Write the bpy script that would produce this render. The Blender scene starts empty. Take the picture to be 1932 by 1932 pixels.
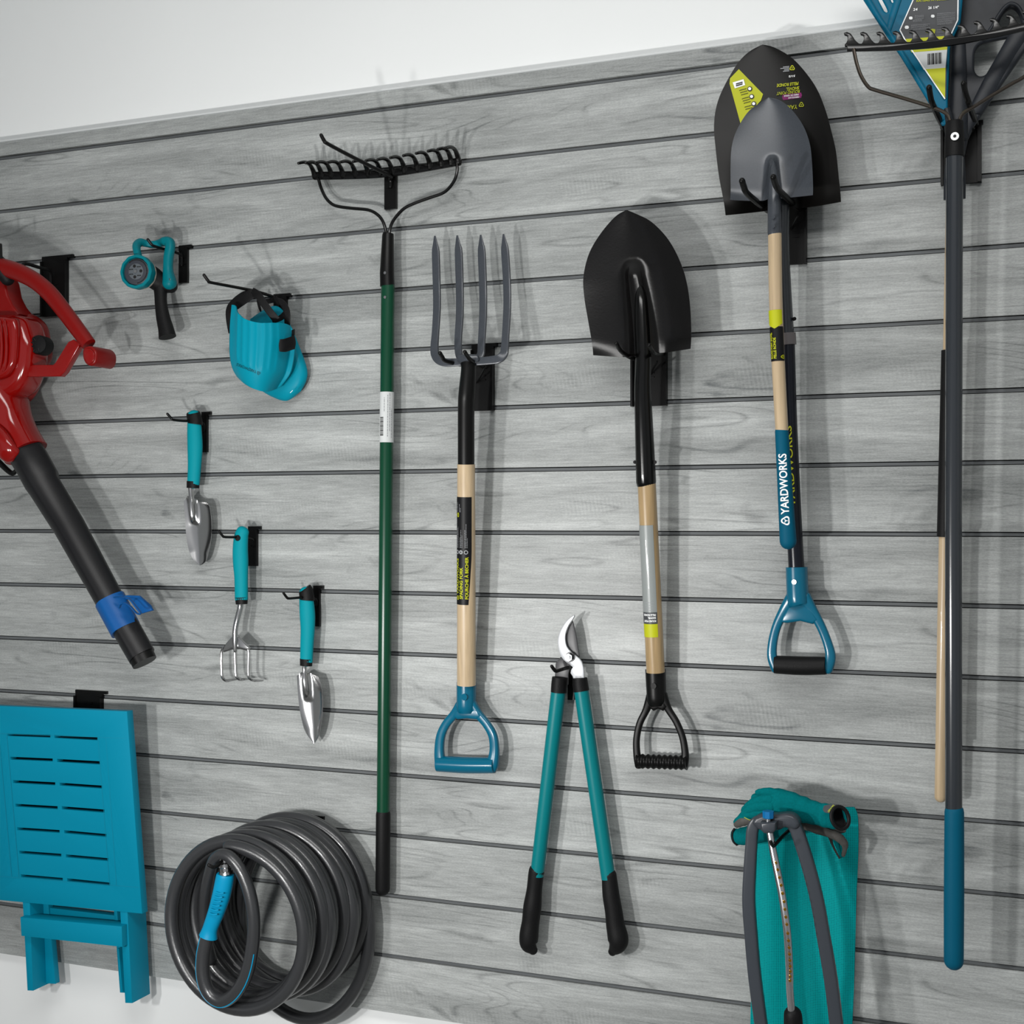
import bpy, bmesh, math, random
from mathutils import Vector, Matrix
random.seed(7)
C = bpy.context.scene.collection

# ---------------------------------------------------------------- camera
FPX = 2511.0                      # focal length in pixels of a 1932 px frame
TANY = 0.3982                     # the camera is turned this much to one side of the wall's normal
YAW = math.atan(TANY)
CS, SN = math.cos(YAW), math.sin(YAW)
PITCH = 0.11                      # height of one slat
DC = FPX * PITCH / 118.56 * CS    # distance camera - wall
CZ = 1.5                          # camera height
HOR = 983.0
cam = bpy.data.cameras.new('camera'); co = bpy.data.objects.new('camera', cam); C.objects.link(co)
co.location = (0, -DC, CZ); co.rotation_euler = (math.pi / 2, 0, YAW)
cam.sensor_width = 36.0; cam.lens = 36.0 * FPX / 1932.0; cam.shift_y = 17.0 / 1932.0
cam.clip_start = 0.05
bpy.context.scene.camera = co

# ---------------------------------------------------------------- light
sc = bpy.context.scene
sc.view_settings.view_transform = 'Standard'; sc.view_settings.look = 'None'
sc.view_settings.exposure = 0.56; sc.view_settings.gamma = 1.0; sc.view_settings.use_curve_mapping = False
w = bpy.data.worlds.new('world'); sc.world = w; w.use_nodes = True
bg = w.node_tree.nodes['Background']; bg.inputs[0].default_value = (0.93, 0.96, 1.0, 1); bg.inputs[1].default_value = 0.30

def area(name, loc, target, sx, sy, power, col=(1, 1, 1)):
    l = bpy.data.lights.new(name, 'AREA'); l.shape = 'RECTANGLE'; l.size = sx; l.size_y = sy
    l.energy = power; l.color = col
    o = bpy.data.objects.new(name, l); C.objects.link(o); o.location = loc
    d = Vector(target) - Vector(loc); o.rotation_euler = d.to_track_quat('-Z', 'Y').to_euler()
    return o
area('work_light', (-1.05, -1.50, 1.14), (-0.9, 0, 1.45), 0.07, 0.09, 8.5, (1.0, 0.99, 0.97))
area('work_light_second', (-1.45, -1.55, 1.16), (-0.9, 0, 1.45), 0.07, 0.09, 6.5, (1.0, 0.99, 0.97))
area('ceiling_light', (-0.2, -1.9, 2.86), (-0.2, -1.2, 0), 1.8, 0.6, 25, (1.0, 0.99, 0.97))

# ---------------------------------------------------------------- pixel of the photograph + distance from the wall -> point
CAMP = Vector((0, -DC, CZ))
RV, FV = Vector((CS, SN, 0)), Vector((-SN, CS, 0))
def P(px, py, h=0.0):
    ray = FV * FPX + RV * (px - 966.0) + Vector((0, 0, HOR - py))
    t = (DC - h) / ray.y
    return CAMP + ray * t
def mpp(px, h=0.0):               # metres per pixel there
    ray = FV * FPX + RV * (px - 966.0)
    return (DC - h) / ray.y

# ---------------------------------------------------------------- materials
def lin(hexs):
    v = [int(hexs[i:i + 2], 16) / 255 for i in (1, 3, 5)]
    return [(c / 12.92 if c <= 0.04045 else ((c + 0.055) / 1.055) ** 2.4) for c in v]
def mat(name, hexc, rough=0.5, metal=0.0, spec=0.3, var=0.0, vscale=(60, 60, 60), bump=0.0, bscale=200.0, coat=0.0):
    m = bpy.data.materials.new(name); m.use_nodes = True
    nt = m.node_tree; b = nt.nodes['Principled BSDF']
    c = lin(hexc) if isinstance(hexc, str) else list(hexc)
    b.inputs['Base Color'].default_value = (*c, 1)
    b.inputs['Roughness'].default_value = rough; b.inputs['Metallic'].default_value = metal
    b.inputs['Specular IOR Level'].default_value = spec; b.inputs['Coat Weight'].default_value = coat
    tc = nt.nodes.new('ShaderNodeTexCoord')
    if var:
        mp = nt.nodes.new('ShaderNodeMapping'); mp.inputs['Scale'].default_value = vscale
        n = nt.nodes.new('ShaderNodeTexNoise'); n.inputs['Scale'].default_value = 1; n.inputs['Detail'].default_value = 6
        r = nt.nodes.new('ShaderNodeValToRGB')
        r.color_ramp.elements[0].position = 0.3; r.color_ramp.elements[1].position = 0.7
        r.color_ramp.elements[0].color = (*[x * (1 - var) for x in c], 1)
        r.color_ramp.elements[1].color = (*[min(1, x * (1 + var)) for x in c], 1)
        nt.links.new(tc.outputs['Object'], mp.inputs[0]); nt.links.new(mp.outputs[0], n.inputs['Vector'])
        nt.links.new(n.outputs[0], r.inputs[0]); nt.links.new(r.outputs[0], b.inputs['Base Color'])
    if bump:
        n = nt.nodes.new('ShaderNodeTexNoise'); n.inputs['Scale'].default_value = bscale; n.inputs['Detail'].default_value = 4
        bp = nt.nodes.new('ShaderNodeBump'); bp.inputs['Strength'].default_value = bump; bp.inputs['Distance'].default_value = 0.002
        nt.links.new(tc.outputs['Object'], n.inputs['Vector']); nt.links.new(n.outputs[0], bp.inputs['Height'])
        nt.links.new(bp.outputs[0], b.inputs['Normal'])
    return m

def slat_material():
    m = bpy.data.materials.new('grey_wood_slats'); m.use_nodes = True
    nt = m.node_tree; L = nt.links; N = nt.nodes.new; b = nt.nodes['Principled BSDF']
    b.inputs['Roughness'].default_value = 0.42; b.inputs['Specular IOR Level'].default_value = 0.35
    tc = N('ShaderNodeTexCoord'); sp = N('ShaderNodeSeparateXYZ'); L.new(tc.outputs['Object'], sp.inputs[0])
    def M(op, a, b_=None, c_=None):
        n = N('ShaderNodeMath'); n.operation = op
        for i, v in enumerate((a, b_, c_)):
            if v is None: continue
            if isinstance(v, (int, float)): n.inputs[i].default_value = v
            else: L.new(v, n.inputs[i])
        return n.outputs[0]
    idx = M('FLOOR', M('DIVIDE', M('SUBTRACT', CZ + 6.85 * PITCH, sp.outputs[2]), PITCH))
    wh = N('ShaderNodeTexWhiteNoise'); wh.noise_dimensions = '1D'
    L.new(M('MODULO', M('ADD', idx, 40.0), 5.0), wh.inputs['W'])
    off = M('MULTIPLY', wh.outputs['Value'], 30.0)
    zz = M('SUBTRACT', sp.outputs[2], M('MULTIPLY', idx, -PITCH))
    x = M('ADD', sp.outputs[0], off)
    def vec(sx, sz, extra=0.0):
        cb = N('ShaderNodeCombineXYZ'); L.new(M('MULTIPLY', x, sx), cb.inputs[0]); L.new(M('MULTIPLY', zz, sz), cb.inputs[2])
        cb.inputs[1].default_value = extra
        return cb.outputs[0]
    def noise(v, det=5, rough=0.6, dist=0.0):
        n = N('ShaderNodeTexNoise'); n.inputs['Scale'].default_value = 1; n.inputs['Detail'].default_value = det
        n.inputs['Roughness'].default_value = rough; n.inputs['Distortion'].default_value = dist
        L.new(v, n.inputs['Vector']); return n.outputs[0]
    n1 = noise(vec(1.6, 15), 5, 0.6, 0.6)          # broad pale and dark bands
    n2 = noise(vec(20, 300, 3), 6, 0.75, 0.3)        # fine grain
    n3 = noise(vec(230, 620, 5), 3, 0.8)            # pores
    cn = noise(vec(1.0, 8.5, 31), 2, 0.45, 0.3)     # nested contours: growth lines arching along the board
    wl = M('POWER', M('ABSOLUTE', M('COSINE', M('MULTIPLY', cn, 95.0))), 20.0)
    msk = M('MINIMUM', M('MAXIMUM', M('MULTIPLY', M('SUBTRACT', noise(vec(3.5, 16, 8), 2), 0.47), 6.0), 0.0), 1.0)
    line = M('MULTIPLY', wl, M('MULTIPLY', msk, 0.11))
    # rows of short saw marks across the grain
    sw = N('ShaderNodeTexWave'); sw.wave_type = 'BANDS'; sw.bands_direction = 'DIAGONAL'
    cb = N('ShaderNodeCombineXYZ'); L.new(M('MULTIPLY', x, 150.0), cb.inputs[0]); L.new(M('MULTIPLY', zz, 26.0), cb.inputs[2]); L.new(cb.outputs[0], sw.inputs['Vector'])
    sw.inputs['Scale'].default_value = 0.6; sw.inputs['Distortion'].default_value = 2.5; sw.inputs['Detail Scale'].default_value = 3.0
    smk = M('MAXIMUM', M('MULTIPLY', M('SUBTRACT', noise(vec(4.5, 14, 12), 1), 0.58), 3.0), 0.0)
    saw = M('MULTIPLY', M('MULTIPLY', M('SUBTRACT', sw.outputs['Fac'], 0.5), smk), 0.08)
    # dark knots and cracks
    kn = M('MAXIMUM', M('SUBTRACT', noise(vec(5, 11, 20), 3, 0.5, 1.2), 0.66), 0.0)
    v = M('ADD', M('MULTIPLY', n1, 0.46), M('ADD', M('MULTIPLY', n2, 0.34), M('MULTIPLY', n3, 0.26)))
    v = M('ADD', M('SUBTRACT', M('SUBTRACT', v, line), M('MULTIPLY', kn, 1.2)), saw)
    r = N('ShaderNodeValToRGB'); e = r.color_ramp.elements
    e[0].position = 0.30; e[0].color = (*lin('#525657'), 1); e[1].position = 0.72; e[1].color = (*lin('#c0c3c2'), 1)
    k = e.new(0.44); k.color = (*lin('#7e8180'), 1); k = e.new(0.56); k.color = (*lin('#9a9d9c'), 1)
    L.new(v, r.inputs[0]); L.new(r.outputs[0], b.inputs['Base Color'])
    bp = N('ShaderNodeBump'); bp.inputs['Strength'].default_value = 0.25; bp.inputs['Distance'].default_value = 0.001
    L.new(v, bp.inputs['Height']); L.new(bp.outputs[0], b.inputs['Normal'])
    return m
def mesh_fabric():
    m = bpy.data.materials.new('woven_teal_mesh'); m.use_nodes = True
    nt = m.node_tree; L = nt.links; N = nt.nodes.new; b = nt.nodes['Principled BSDF']; b.inputs['Roughness'].default_value = 0.7; b.inputs['Specular IOR Level'].default_value = 0.08
    tc = N('ShaderNodeTexCoord'); mp = N('ShaderNodeMapping'); mp.inputs['Rotation'].default_value = (math.pi / 2, 0, 0)
    L.new(tc.outputs['Object'], mp.inputs[0])
    br = N('ShaderNodeTexBrick'); br.offset = 0.0; br.inputs['Scale'].default_value = 1.0
    br.inputs['Brick Width'].default_value = 0.0027; br.inputs['Row Height'].default_value = 0.0027
    br.inputs['Mortar Size'].default_value = 0.0005; br.inputs['Mortar Smooth'].default_value = 0.6
    br.inputs['Color1'].default_value = (*lin('#00797d'), 1); br.inputs['Color2'].default_value = (*lin('#006e73'), 1); br.inputs['Mortar'].default_value = (*lin('#00a0a0'), 1)
    L.new(mp.outputs[0], br.inputs['Vector']); L.new(br.outputs['Color'], b.inputs['Base Color'])
    return m

M = {}
M['slat'] = slat_material()
M['white'] = mat('white_painted_wall', '#e6e8e8', 0.7, var=0.012, vscale=(3, 3, 3), bump=0.05, bscale=90)
M['edge'] = mat('pale_edge_strip', '#c9cccc', 0.5)
M['slot'] = mat('dark_slot', '#26282a', 0.8)
M['slotback'] = mat('groove_back', '#55585a', 0.6, var=0.25, vscale=(8, 8, 300))
M['floor'] = mat('concrete_floor', '#8f8f8d', 0.6, var=0.1, vscale=(3, 3, 3))
M['blk'] = mat('black_coated_steel', '#090909', 0.36, spec=0.2)
M['blkgloss'] = mat('gloss_black_steel', '#040404', 0.18, spec=0.35)
M['blade'] = mat('black_painted_blade', '#070606', 0.20, spec=0.35, var=0.2, vscale=(30, 30, 30), bump=0.04, bscale=300)
M['bladebig'] = mat('dark_brown_black_blade', '#0b0a09', 0.34, spec=0.16, var=0.15, vscale=(30, 30, 30))
M['rubber'] = mat('black_rubber', '#0d0d0e', 0.55, spec=0.18, bump=0.15, bscale=500)
M['hammer'] = mat('grey_steel_paint', '#3b3f45', 0.28, 0.1, spec=0.45, var=0.08, vscale=(400, 400, 400))
M['greyp'] = mat('dark_grey_plastic', '#24272c', 0.40, spec=0.22)
M['sprk'] = mat('sprinkler_grey_plastic', '#373b41', 0.30, spec=0.3)
M['wood'] = mat('pale_wood', '#b39e80', 0.30, var=0.12, vscale=(220, 220, 7), coat=0.35)
M['woodt'] = mat('tan_wood', '#9c8460', 0.30, var=0.14, vscale=(220, 220, 7), coat=0.35)
M['green'] = mat('dark_green_enamel', '#003a25', 0.26, spec=0.4)
M['tealp'] = mat('teal_gloss_plastic', '#005872', 0.22, spec=0.35, coat=0.1)
M['tealg'] = mat('teal_foam_grip', '#004f68', 0.6, spec=0.12)
M['tealh'] = mat('teal_rubber_handle', '#008490', 0.6, spec=0.12)
M['tealt'] = mat('teal_enamel_tube', '#006d72', 0.38, spec=0.2)
M['stool'] = mat('teal_stool_plastic', '#007c98', 0.5, spec=0.12)
M['pad'] = mat('teal_pad_shell', '#00859b', 0.45, spec=0.12)
M['lever'] = mat('teal_nozzle', '#006a74', 0.4, spec=0.15)
M['rake'] = mat('teal_rake_plastic', '#005d7a', 0.4, spec=0.15)
M['glove'] = mat('teal_knit', '#006266', 0.85, spec=0.05, var=0.1, vscale=(300, 300, 300), bump=0.4, bscale=900)
M['palm'] = mat('grey_rubber_palm', '#4a4845', 0.6, bump=0.2, bscale=600)
M['red'] = mat('red_gloss_plastic', '#7a0301', 0.14, spec=0.4, coat=0.3)
M['redm'] = mat('red_satin_plastic', '#720402', 0.34, spec=0.3)
M['blower'] = mat('black_tube_plastic', '#121214', 0.36, spec=0.25, bump=0.05, bscale=600)
M['blue'] = mat('blue_plastic', '#0a4a86', 0.38, spec=0.2)
M['bluek'] = mat('blue_knob', '#00639a', 0.35)
M['hose'] = mat('grey_hose', '#2c2d2f', 0.28, spec=0.5, coat=0.15, bump=0.12, bscale=700)
M['stripe'] = mat('blue_hose_stripe', '#0082ac', 0.35)
M['hosegrip'] = mat('blue_teal_hose_grip', '#007fa6', 0.4, spec=0.2)
M['chrome'] = mat('polished_steel', '#b4b4b4', 0.17, 1.0)
M['alu'] = mat('satin_aluminium', '#bcbdc0', 0.25, 1.0)
M['polish'] = mat('pale_polished_blade', '#aeb0b3', 0.40, 0.45)
M['brass'] = mat('brass', '#d09a35', 0.25, 1.0)
M['bowmetal'] = mat('dark_bronze_steel', '#4a443e', 0.28, 0.9)
M['pole'] = mat('grey_enamel_pole', '#262a2f', 0.20, spec=0.5, coat=0.2)
M['navy'] = mat('dark_navy_shaft', '#10131c', 0.22, spec=0.3)
M['smoke'] = mat('smoke_plastic', '#5a5657', 0.28, spec=0.6)
M['lime'] = mat('lime_print', '#aeb212', 0.5)
M['whitep'] = mat('white_print', '#f0f2f2', 0.5)
M['paper'] = mat('white_sticker', '#c3c6c6', 0.35)
M['greyst'] = mat('grey_sticker', '#858a89', 0.32, coat=0.2)
M['blkst'] = mat('black_sticker', '#101012', 0.45, spec=0.2)
M['ink'] = mat('black_print', '#161616', 0.5)
M['greyink'] = mat('grey_print', '#8d8f92', 0.5)
M['magenta'] = mat('magenta_print', '#840a66', 0.5)
M['darkst'] = mat('charcoal_sticker', '#424447', 0.4, spec=0.2)
M['tealink'] = mat('dark_teal_print', '#004a55', 0.5)
M['steelnut'] = mat('dull_steel', '#77797c', 0.28, 1.0)
M['darkblade'] = mat('grey_coated_blade', '#3c3c3e', 0.35)
M['nozzle'] = mat('nozzle_face_grey', '#34373e', 0.4)
M['cream'] = mat('cream_ring', '#a59d92', 0.5)
M['lightgrey'] = mat('light_grey_face', '#53585d', 0.35)

# ---------------------------------------------------------------- things and parts
ORIG = {}
def thing(name, label, cat, loc, group=None):
    o = bpy.data.objects.new(name, None); C.objects.link(o); o.location = loc
    o.empty_display_size = 0.05
    o['label'] = label; o['category'] = cat
    if group: o['group'] = group
    ORIG[o.name] = Vector(loc)
    return o
def obj(name, bm, m, parent=None, label=None, smooth=35):
    me = bpy.data.meshes.new(name)
    o = bpy.data.objects.new(name, me); C.objects.link(o)
    off = Vector((0, 0, 0))
    if parent is not None:
        off = ORIG[parent.name]; o.parent = parent
    ORIG[o.name] = off
    bmesh.ops.recalc_face_normals(bm, faces=bm.faces) if not getattr(bm, 'keep', False) else None
    if off.length: bmesh.ops.translate(bm, vec=-off, verts=bm.verts)
    bm.to_mesh(me); bm.free()
    me.materials.append(m)
    if smooth:
        for p in me.polygons: p.use_smooth = True
        me.set_sharp_from_angle(angle=math.radians(smooth))
    if label: o['label'] = label
    return o
def struct(name, bm, m):
    o = obj(name, bm, m, None, smooth=0); o['kind'] = 'structure'; return o

def cr(pts, n):                    # Catmull-Rom through tuples
    out = []
    k = len(pts)
    for i in range(k - 1):
        p0, p1, p2, p3 = pts[max(0, i - 1)], pts[i], pts[i + 1], pts[min(k - 1, i + 2)]
        for j in range(n):
            t = j / n
            out.append(tuple(0.5 * ((2 * b) + (-a + c) * t + (2 * a - 5 * b + 4 * c - d) * t * t + (-a + 3 * b - 3 * c + d) * t ** 3)
                             for a, b, c, d in zip(p0, p1, p2, p3)))
    out.append(tuple(pts[-1]))
    return out
def wt(pts):                       # (px,py,h,w px) -> points, radii
    return [P(p[0], p[1], p[2]) for p in pts], [p[3] * 0.5 * mpp(p[0], p[2]) for p in pts]

def tubew(bm, pts, rad, seg=14, flat=1.0, power=2.0, caps='flat', up=Vector((0, -1, 0)), closed=False):
    rings = []
    n = len(pts)
    rows = []
    for i in range(n):
        a = pts[(i - 1) % n] if closed else pts[max(0, i - 1)]
        b = pts[(i + 1) % n] if closed else pts[min(n - 1, i + 1)]
        T = (b - a)
        if T.length < 1e-9: T = Vector((0, 0, 1))
        T.normalize()
        rows.append((pts[i], rad[i], T))
    if caps == 'round' and not closed:
        p, r, T = rows[0]; pre = [(p - T * r * flat * math.sin(a), r * max(0.06, math.cos(a)), T) for a in (1.5, 1.1, 0.75, 0.38)]
        p, r, T = rows[-1]; post = [(p + T * r * flat * math.sin(a), r * max(0.06, math.cos(a)), T) for a in (0.38, 0.75, 1.1, 1.5)]
        rows = pre + rows + post
    N2 = up - rows[0][2] * up.dot(rows[0][2])
    if N2.length < 0.2: N2 = Vector((0, 0, 1)) - rows[0][2] * rows[0][2].z
    N2.normalize()
    for p, r, T in rows:
        c = up - T * up.dot(T)
        if c.length > 0.35: 
            c.normalize()
            if c.dot(N2) < 0: c = -c
            N2 = c
        else:
            N2 = (N2 - T * N2.dot(T)).normalized()
        N1 = T.cross(N2)
        ring = []
        for j in range(seg):
            a = 2 * math.pi * (j + 0.5) / seg
            ca, sa = math.cos(a), math.sin(a)
            if power != 2.0:
                ca = math.copysign(abs(ca) ** (2 / power), ca); sa = math.copysign(abs(sa) ** (2 / power), sa)
            ring.append(bm.verts.new(p + N1 * (ca * r) + N2 * (sa * r * flat)))
        rings.append(ring)
    m = len(rings)
    for i in range(m if closed else m - 1):
        A, B = rings[i], rings[(i + 1) % m]
        for j in range(seg):
            bm.faces.new((A[j], A[(j + 1) % seg], B[(j + 1) % seg], B[j]))
    if not closed and caps:
        bm.faces.new(rings[0][::-1]); bm.faces.new(rings[-1])
    return bm
def tube(bm, pts, sm=0, **k):
    if sm: pts = cr(pts, sm)
    p, r = wt(pts)
    return tubew(bm, p, r, **k)
def box(bm, x0, x1, y0, y1, z0, z1):
    v = [bm.verts.new((x, y, z)) for x in (x0, x1) for y in (y0, y1) for z in (z0, z1)]
    for f in ((0, 1, 3, 2), (4, 6, 7, 5), (0, 4, 5, 1), (2, 3, 7, 6), (0, 2, 6, 4), (1, 5, 7, 3)):
        bm.faces.new([v[i] for i in f])
def NB(): return bmesh.new()

def plate_bm(bm, loops, h0, h1, bev=0.0, tilt=None, res=1, proj=None):
    """loops: outlines in (px,py) at depth h1 (front face); first outer, others holes. h0..h1 distance from wall."""
    cu = bpy.data.curves.new('tmp', 'CURVE'); cu.dimensions = '2D'; cu.fill_mode = 'BOTH'
    th = h1 - h0
    cu.extrude = max(0.0, th / 2 - bev); cu.bevel_depth = bev; cu.bevel_resolution = res; cu.offset = -bev
    for lp in loops:
        s = cu.splines.new('POLY'); s.points.add(len(lp) - 1); s.use_cyclic_u = True
        for i, q in enumerate(lp):
            hh = h1 if tilt is None else h1 + tilt(q[0], q[1])
            w_ = P(q[0], q[1], hh if proj is None else proj)
            s.points[i].co = (w_.x, w_.z, 0, 1)
    o = bpy.data.objects.new('tmp', cu); C.objects.link(o)
    bpy.context.view_layer.update()
    me = bpy.data.meshes.new_from_object(o.evaluated_get(bpy.context.evaluated_depsgraph_get()))
    hc = (h0 + h1) / 2
    nb = bmesh.new(); nb.from_mesh(me)
    bmesh.ops.remove_doubles(nb, verts=nb.verts, dist=1e-6)
    for v in nb.verts:
        x, z, d = v.co
        v.co = Vector((x, -(hc + d), z))
    if tilt is not None and hasattr(tilt, 'world'):
        for v in nb.verts: v.co.y -= tilt.world(v.co.x, v.co.z)
    bmesh.ops.recalc_face_normals(nb, faces=nb.faces)
    tmp = bpy.data.meshes.new('tmp'); nb.to_mesh(tmp); nb.free()
    bm.from_mesh(tmp)
    bpy.data.objects.remove(o); bpy.data.curves.remove(cu); bpy.data.meshes.remove(me); bpy.data.meshes.remove(tmp)
    return bm

def resample(pts, n):
    pts = [Vector((*p, 0)) if len(p) == 2 else Vector(p) for p in pts]
    d = [0]
    for a, b in zip(pts, pts[1:]): d.append(d[-1] + (b - a).length)
    tot = d[-1]; out = []
    k = 0
    for i in range(n + 1):
        t = tot * i / n
        while k < len(d) - 2 and d[k + 1] < t: k += 1
        s = 0 if d[k + 1] == d[k] else (t - d[k]) / (d[k + 1] - d[k])
        out.append(pts[k].lerp(pts[k + 1], min(1, max(0, s))))
    return out
def coons(bm, top, bottom, left, right, hbase, bulge, nu=24, nv=30, thick=0.002, smooth=True):
    """Four boundary polylines in px. hbase(u,v): depth used for placing; bulge(u,v): added towards the viewer."""
    q = (lambda l: cr([tuple(map(float, a)) for a in l], 8)) if smooth else (lambda l: l)
    T_, B_ = resample(q(top), nu), resample(q(bottom), nu)
    L_, R_ = resample(q(left), nv), resample(q(right), nv)
    def pt(i, j):
        u, v = i / nu, j / nv
        S = T_[i] * (1 - v) + B_[i] * v + L_[j] * (1 - u) + R_[j] * u
        S -= (T_[0] * (1 - u) * (1 - v) + T_[nu] * u * (1 - v) + B_[0] * (1 - u) * v + B_[nu] * u * v)
        w_ = P(S.x, S.y, hbase(u, v)); w_.y -= bulge(u, v)
        return w_
    F = [[bm.verts.new(pt(i, j)) for i in range(nu + 1)] for j in range(nv + 1)]
    K = [[bm.verts.new(F[j][i].co + Vector((0, thick, 0))) for i in range(nu + 1)] for j in range(nv + 1)]
    for j in range(nv):
        for i in range(nu):
            bm.faces.new((F[j][i], F[j + 1][i], F[j + 1][i + 1], F[j][i + 1]))
            bm.faces.new((K[j][i], K[j][i + 1], K[j + 1][i + 1], K[j + 1][i]))
    per = [(0, i) for i in range(nu)] + [(j, nu) for j in range(nv)] + [(nv, i) for i in range(nu, 0, -1)] + [(j, 0) for j in range(nv, 0, -1)]
    for a, b in zip(per, per[1:] + per[:1]):
        bm.faces.new((F[a[0]][a[1]], F[b[0]][b[1]], K[b[0]][b[1]], K[a[0]][a[1]]))
    bmesh.ops.remove_doubles(bm, verts=bm.verts, dist=1e-5)
    return pt

def disc(bm, c, r, n, depth=0.002, seg=20):     # short cylinder at c facing n
    tubew(bm, [c, c + n * depth], [r, r], seg=seg, up=Vector((0.01, -1, 0.02)) if abs(n.y) < 0.8 else Vector((0, 0, 1)))

# ---------------------------------------------------------------- writing
def glyphs(s, bold=0.0, space=1.0):
    cu = bpy.data.curves.new('tmp', 'FONT'); cu.body = s; cu.size = 1.0; cu.offset = bold; cu.space_character = space
    cu.resolution_u = 3; cu.fill_mode = 'FRONT'
    o = bpy.data.objects.new('tmp', cu); C.objects.link(o); bpy.context.view_layer.update()
    me = bpy.data.meshes.new_from_object(o.evaluated_get(bpy.context.evaluated_depsgraph_get()))
    b = bmesh.new(); b.from_mesh(me)
    bpy.data.objects.remove(o); bpy.data.curves.remove(cu); bpy.data.meshes.remove(me)
    return b
def write(bm, s, width, height, mp, bold=0.015, cuts=0, center=False):
    """mp(x,y) -> point; text box is width x height, starting at (0,0)."""
    b = glyphs(s, bold)
    xs = [v.co.x for v in b.verts]; ys = [v.co.y for v in b.verts]
    x0, x1, y0, y1 = min(xs), max(xs), min(ys), max(ys)
    for k in range(cuts):
        yy = y0 + (y1 - y0) * (k + 1) / (cuts + 1)
        bmesh.ops.bisect_plane(b, geom=b.verts[:] + b.edges[:] + b.faces[:], plane_co=(0, yy, 0), plane_no=(0, 1, 0))
    for v in b.verts:
        v.co = mp((v.co.x - x0) / (x1 - x0) * width, (v.co.y - y0) / (y1 - y0) * height)
    tmp = bpy.data.meshes.new('tmp'); b.to_mesh(tmp); b.free(); bm.from_mesh(tmp); bpy.data.meshes.remove(tmp)
def logo(bm, cx, cy, s, mp):
    """rounded triangle ring with a small y inside"""
    def tri(r): 
        out = []
        for k in range(24):
            a = 2 * math.pi * k / 24
            rr = r * (1 + 0.16 * math.cos(3 * (a - math.pi / 2)))
            out.append((cx + rr * math.cos(a), cy + rr * math.sin(a)))
        return out
    A = [bm.verts.new(mp(*p)) for p in tri(s)]; B = [bm.verts.new(mp(*p)) for p in tri(s * 0.66)]
    for k in range(24): bm.faces.new((A[k], A[(k + 1) % 24], B[(k + 1) % 24], B[k]))
    for a in (math.pi / 2 * 3, math.pi / 6, math.pi * 5 / 6):
        d = (math.cos(a), math.sin(a)); n = (-d[1] * 0.1 * s, d[0] * 0.1 * s); L_ = 0.42 * s
        q = [(cx - n[0], cy - n[1]), (cx + d[0] * L_ - n[0], cy + d[1] * L_ - n[1]), (cx + d[0] * L_ + n[0], cy + d[1] * L_ + n[1]), (cx + n[0], cy + n[1])]
        bm.faces.new([bm.verts.new(mp(*p)) for p in q])
def rect(bm, x0, x1, y0, y1, mp, nx=1, ny=1):
    G = [[bm.verts.new(mp(x0 + (x1 - x0) * i / nx, y0 + (y1 - y0) * j / ny)) for i in range(nx + 1)] for j in range(ny + 1)]
    for j in range(ny):
        for i in range(nx): bm.faces.new((G[j][i], G[j][i + 1], G[j + 1][i + 1], G[j + 1][i]))
def poly(bm, pts, mp): bm.faces.new([bm.verts.new(mp(*p)) for p in pts])
class Cyl:
    """surface map of a straight pole between two px points; x runs A->B along the pole, y round it."""
    def __init__(s, a, b, off=0.0004):
        (pa, pb), (ra, rb) = wt([a, b])
        s.a, s.b, s.ra, s.rb = pa, pb, ra, rb
        s.L = (pb - pa).length; s.A = (pb - pa) / s.L
        view = (CAMP - pa); N = view - s.A * view.dot(s.A); s.N = N.normalized(); s.S = s.N.cross(s.A); s.off = off
    def mp(s, lift=0.0):
        def f(x, y):
            t = x / s.L; r = s.ra + (s.rb - s.ra) * t
            a = y / r; r += s.off + lift
            return s.a + s.A * x + (s.N * math.cos(a) + s.S * math.sin(a)) * r
        return f
class Flat:
    """plane map: origin px, x direction px (to another px), at depth h"""
    def __init__(s, a, b, h, hb=None):
        s.o = P(a[0], a[1], h); e = P(b[0], b[1], h if hb is None else hb); s.L = (e - s.o).length; s.X = (e - s.o) / s.L
        n = Vector((0, -1, 0)); n = (n - s.X * n.dot(s.X)).normalized(); s.n = n; s.Y = n.cross(s.X)
    def mp(s, lift=0.0):
        return lambda x, y: s.o + s.X * x + s.Y * y + s.n * lift

# ================================================================ THE ROOM
XL, XR, YF = -3.7, 2.2, -4.6
b = NB(); box(b, XL - 0.1, XR + 0.1, 0.02, 0.14, 0, 2.95); struct('wall_back', b, M['white'])
b = NB(); box(b, XL - 0.1, XL, YF, 0.02, 0, 2.95); struct('wall_left', b, M['white'])
b = NB(); box(b, XR, XR + 0.1, YF, 0.02, 0, 2.95); struct('wall_right', b, M['white'])
b = NB(); box(b, XL - 0.1, XR + 0.1, YF, 0.14, -0.1, 0); struct('floor', b, M['floor'])
b = NB(); box(b, XL - 0.1, XR + 0.1, YF, 0.14, 2.95, 3.05); struct('ceiling', b, M['white'])
ZK = lambda k: CZ + (6.85 - k) * PITCH
GR = 0.0080
b = NB()                                             # the slats: boards between open grooves
for k in range(0, 15):
    z1 = ZK(k) - GR; z0 = ZK(k + 1) if k < 14 else ZK(14.97)
    box(b, XL, XR, 0.0, 0.019, z0, z1)
struct('wall_back_panel', b, M['slat'])
b = NB()
for k in range(0, 15):
    box(b, XL, XR, 0.0030, 0.02, ZK(k) - GR + 0.0014, ZK(k) - 0.0016)
struct('wall_back_strip', b, M['slotback'])
b = NB()
for k in range(0, 15): box(b, XL, XR, 0.0165, 0.0195, ZK(k) - GR, ZK(k))
struct('wall_back_strip', b, M['slot'])
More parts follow.
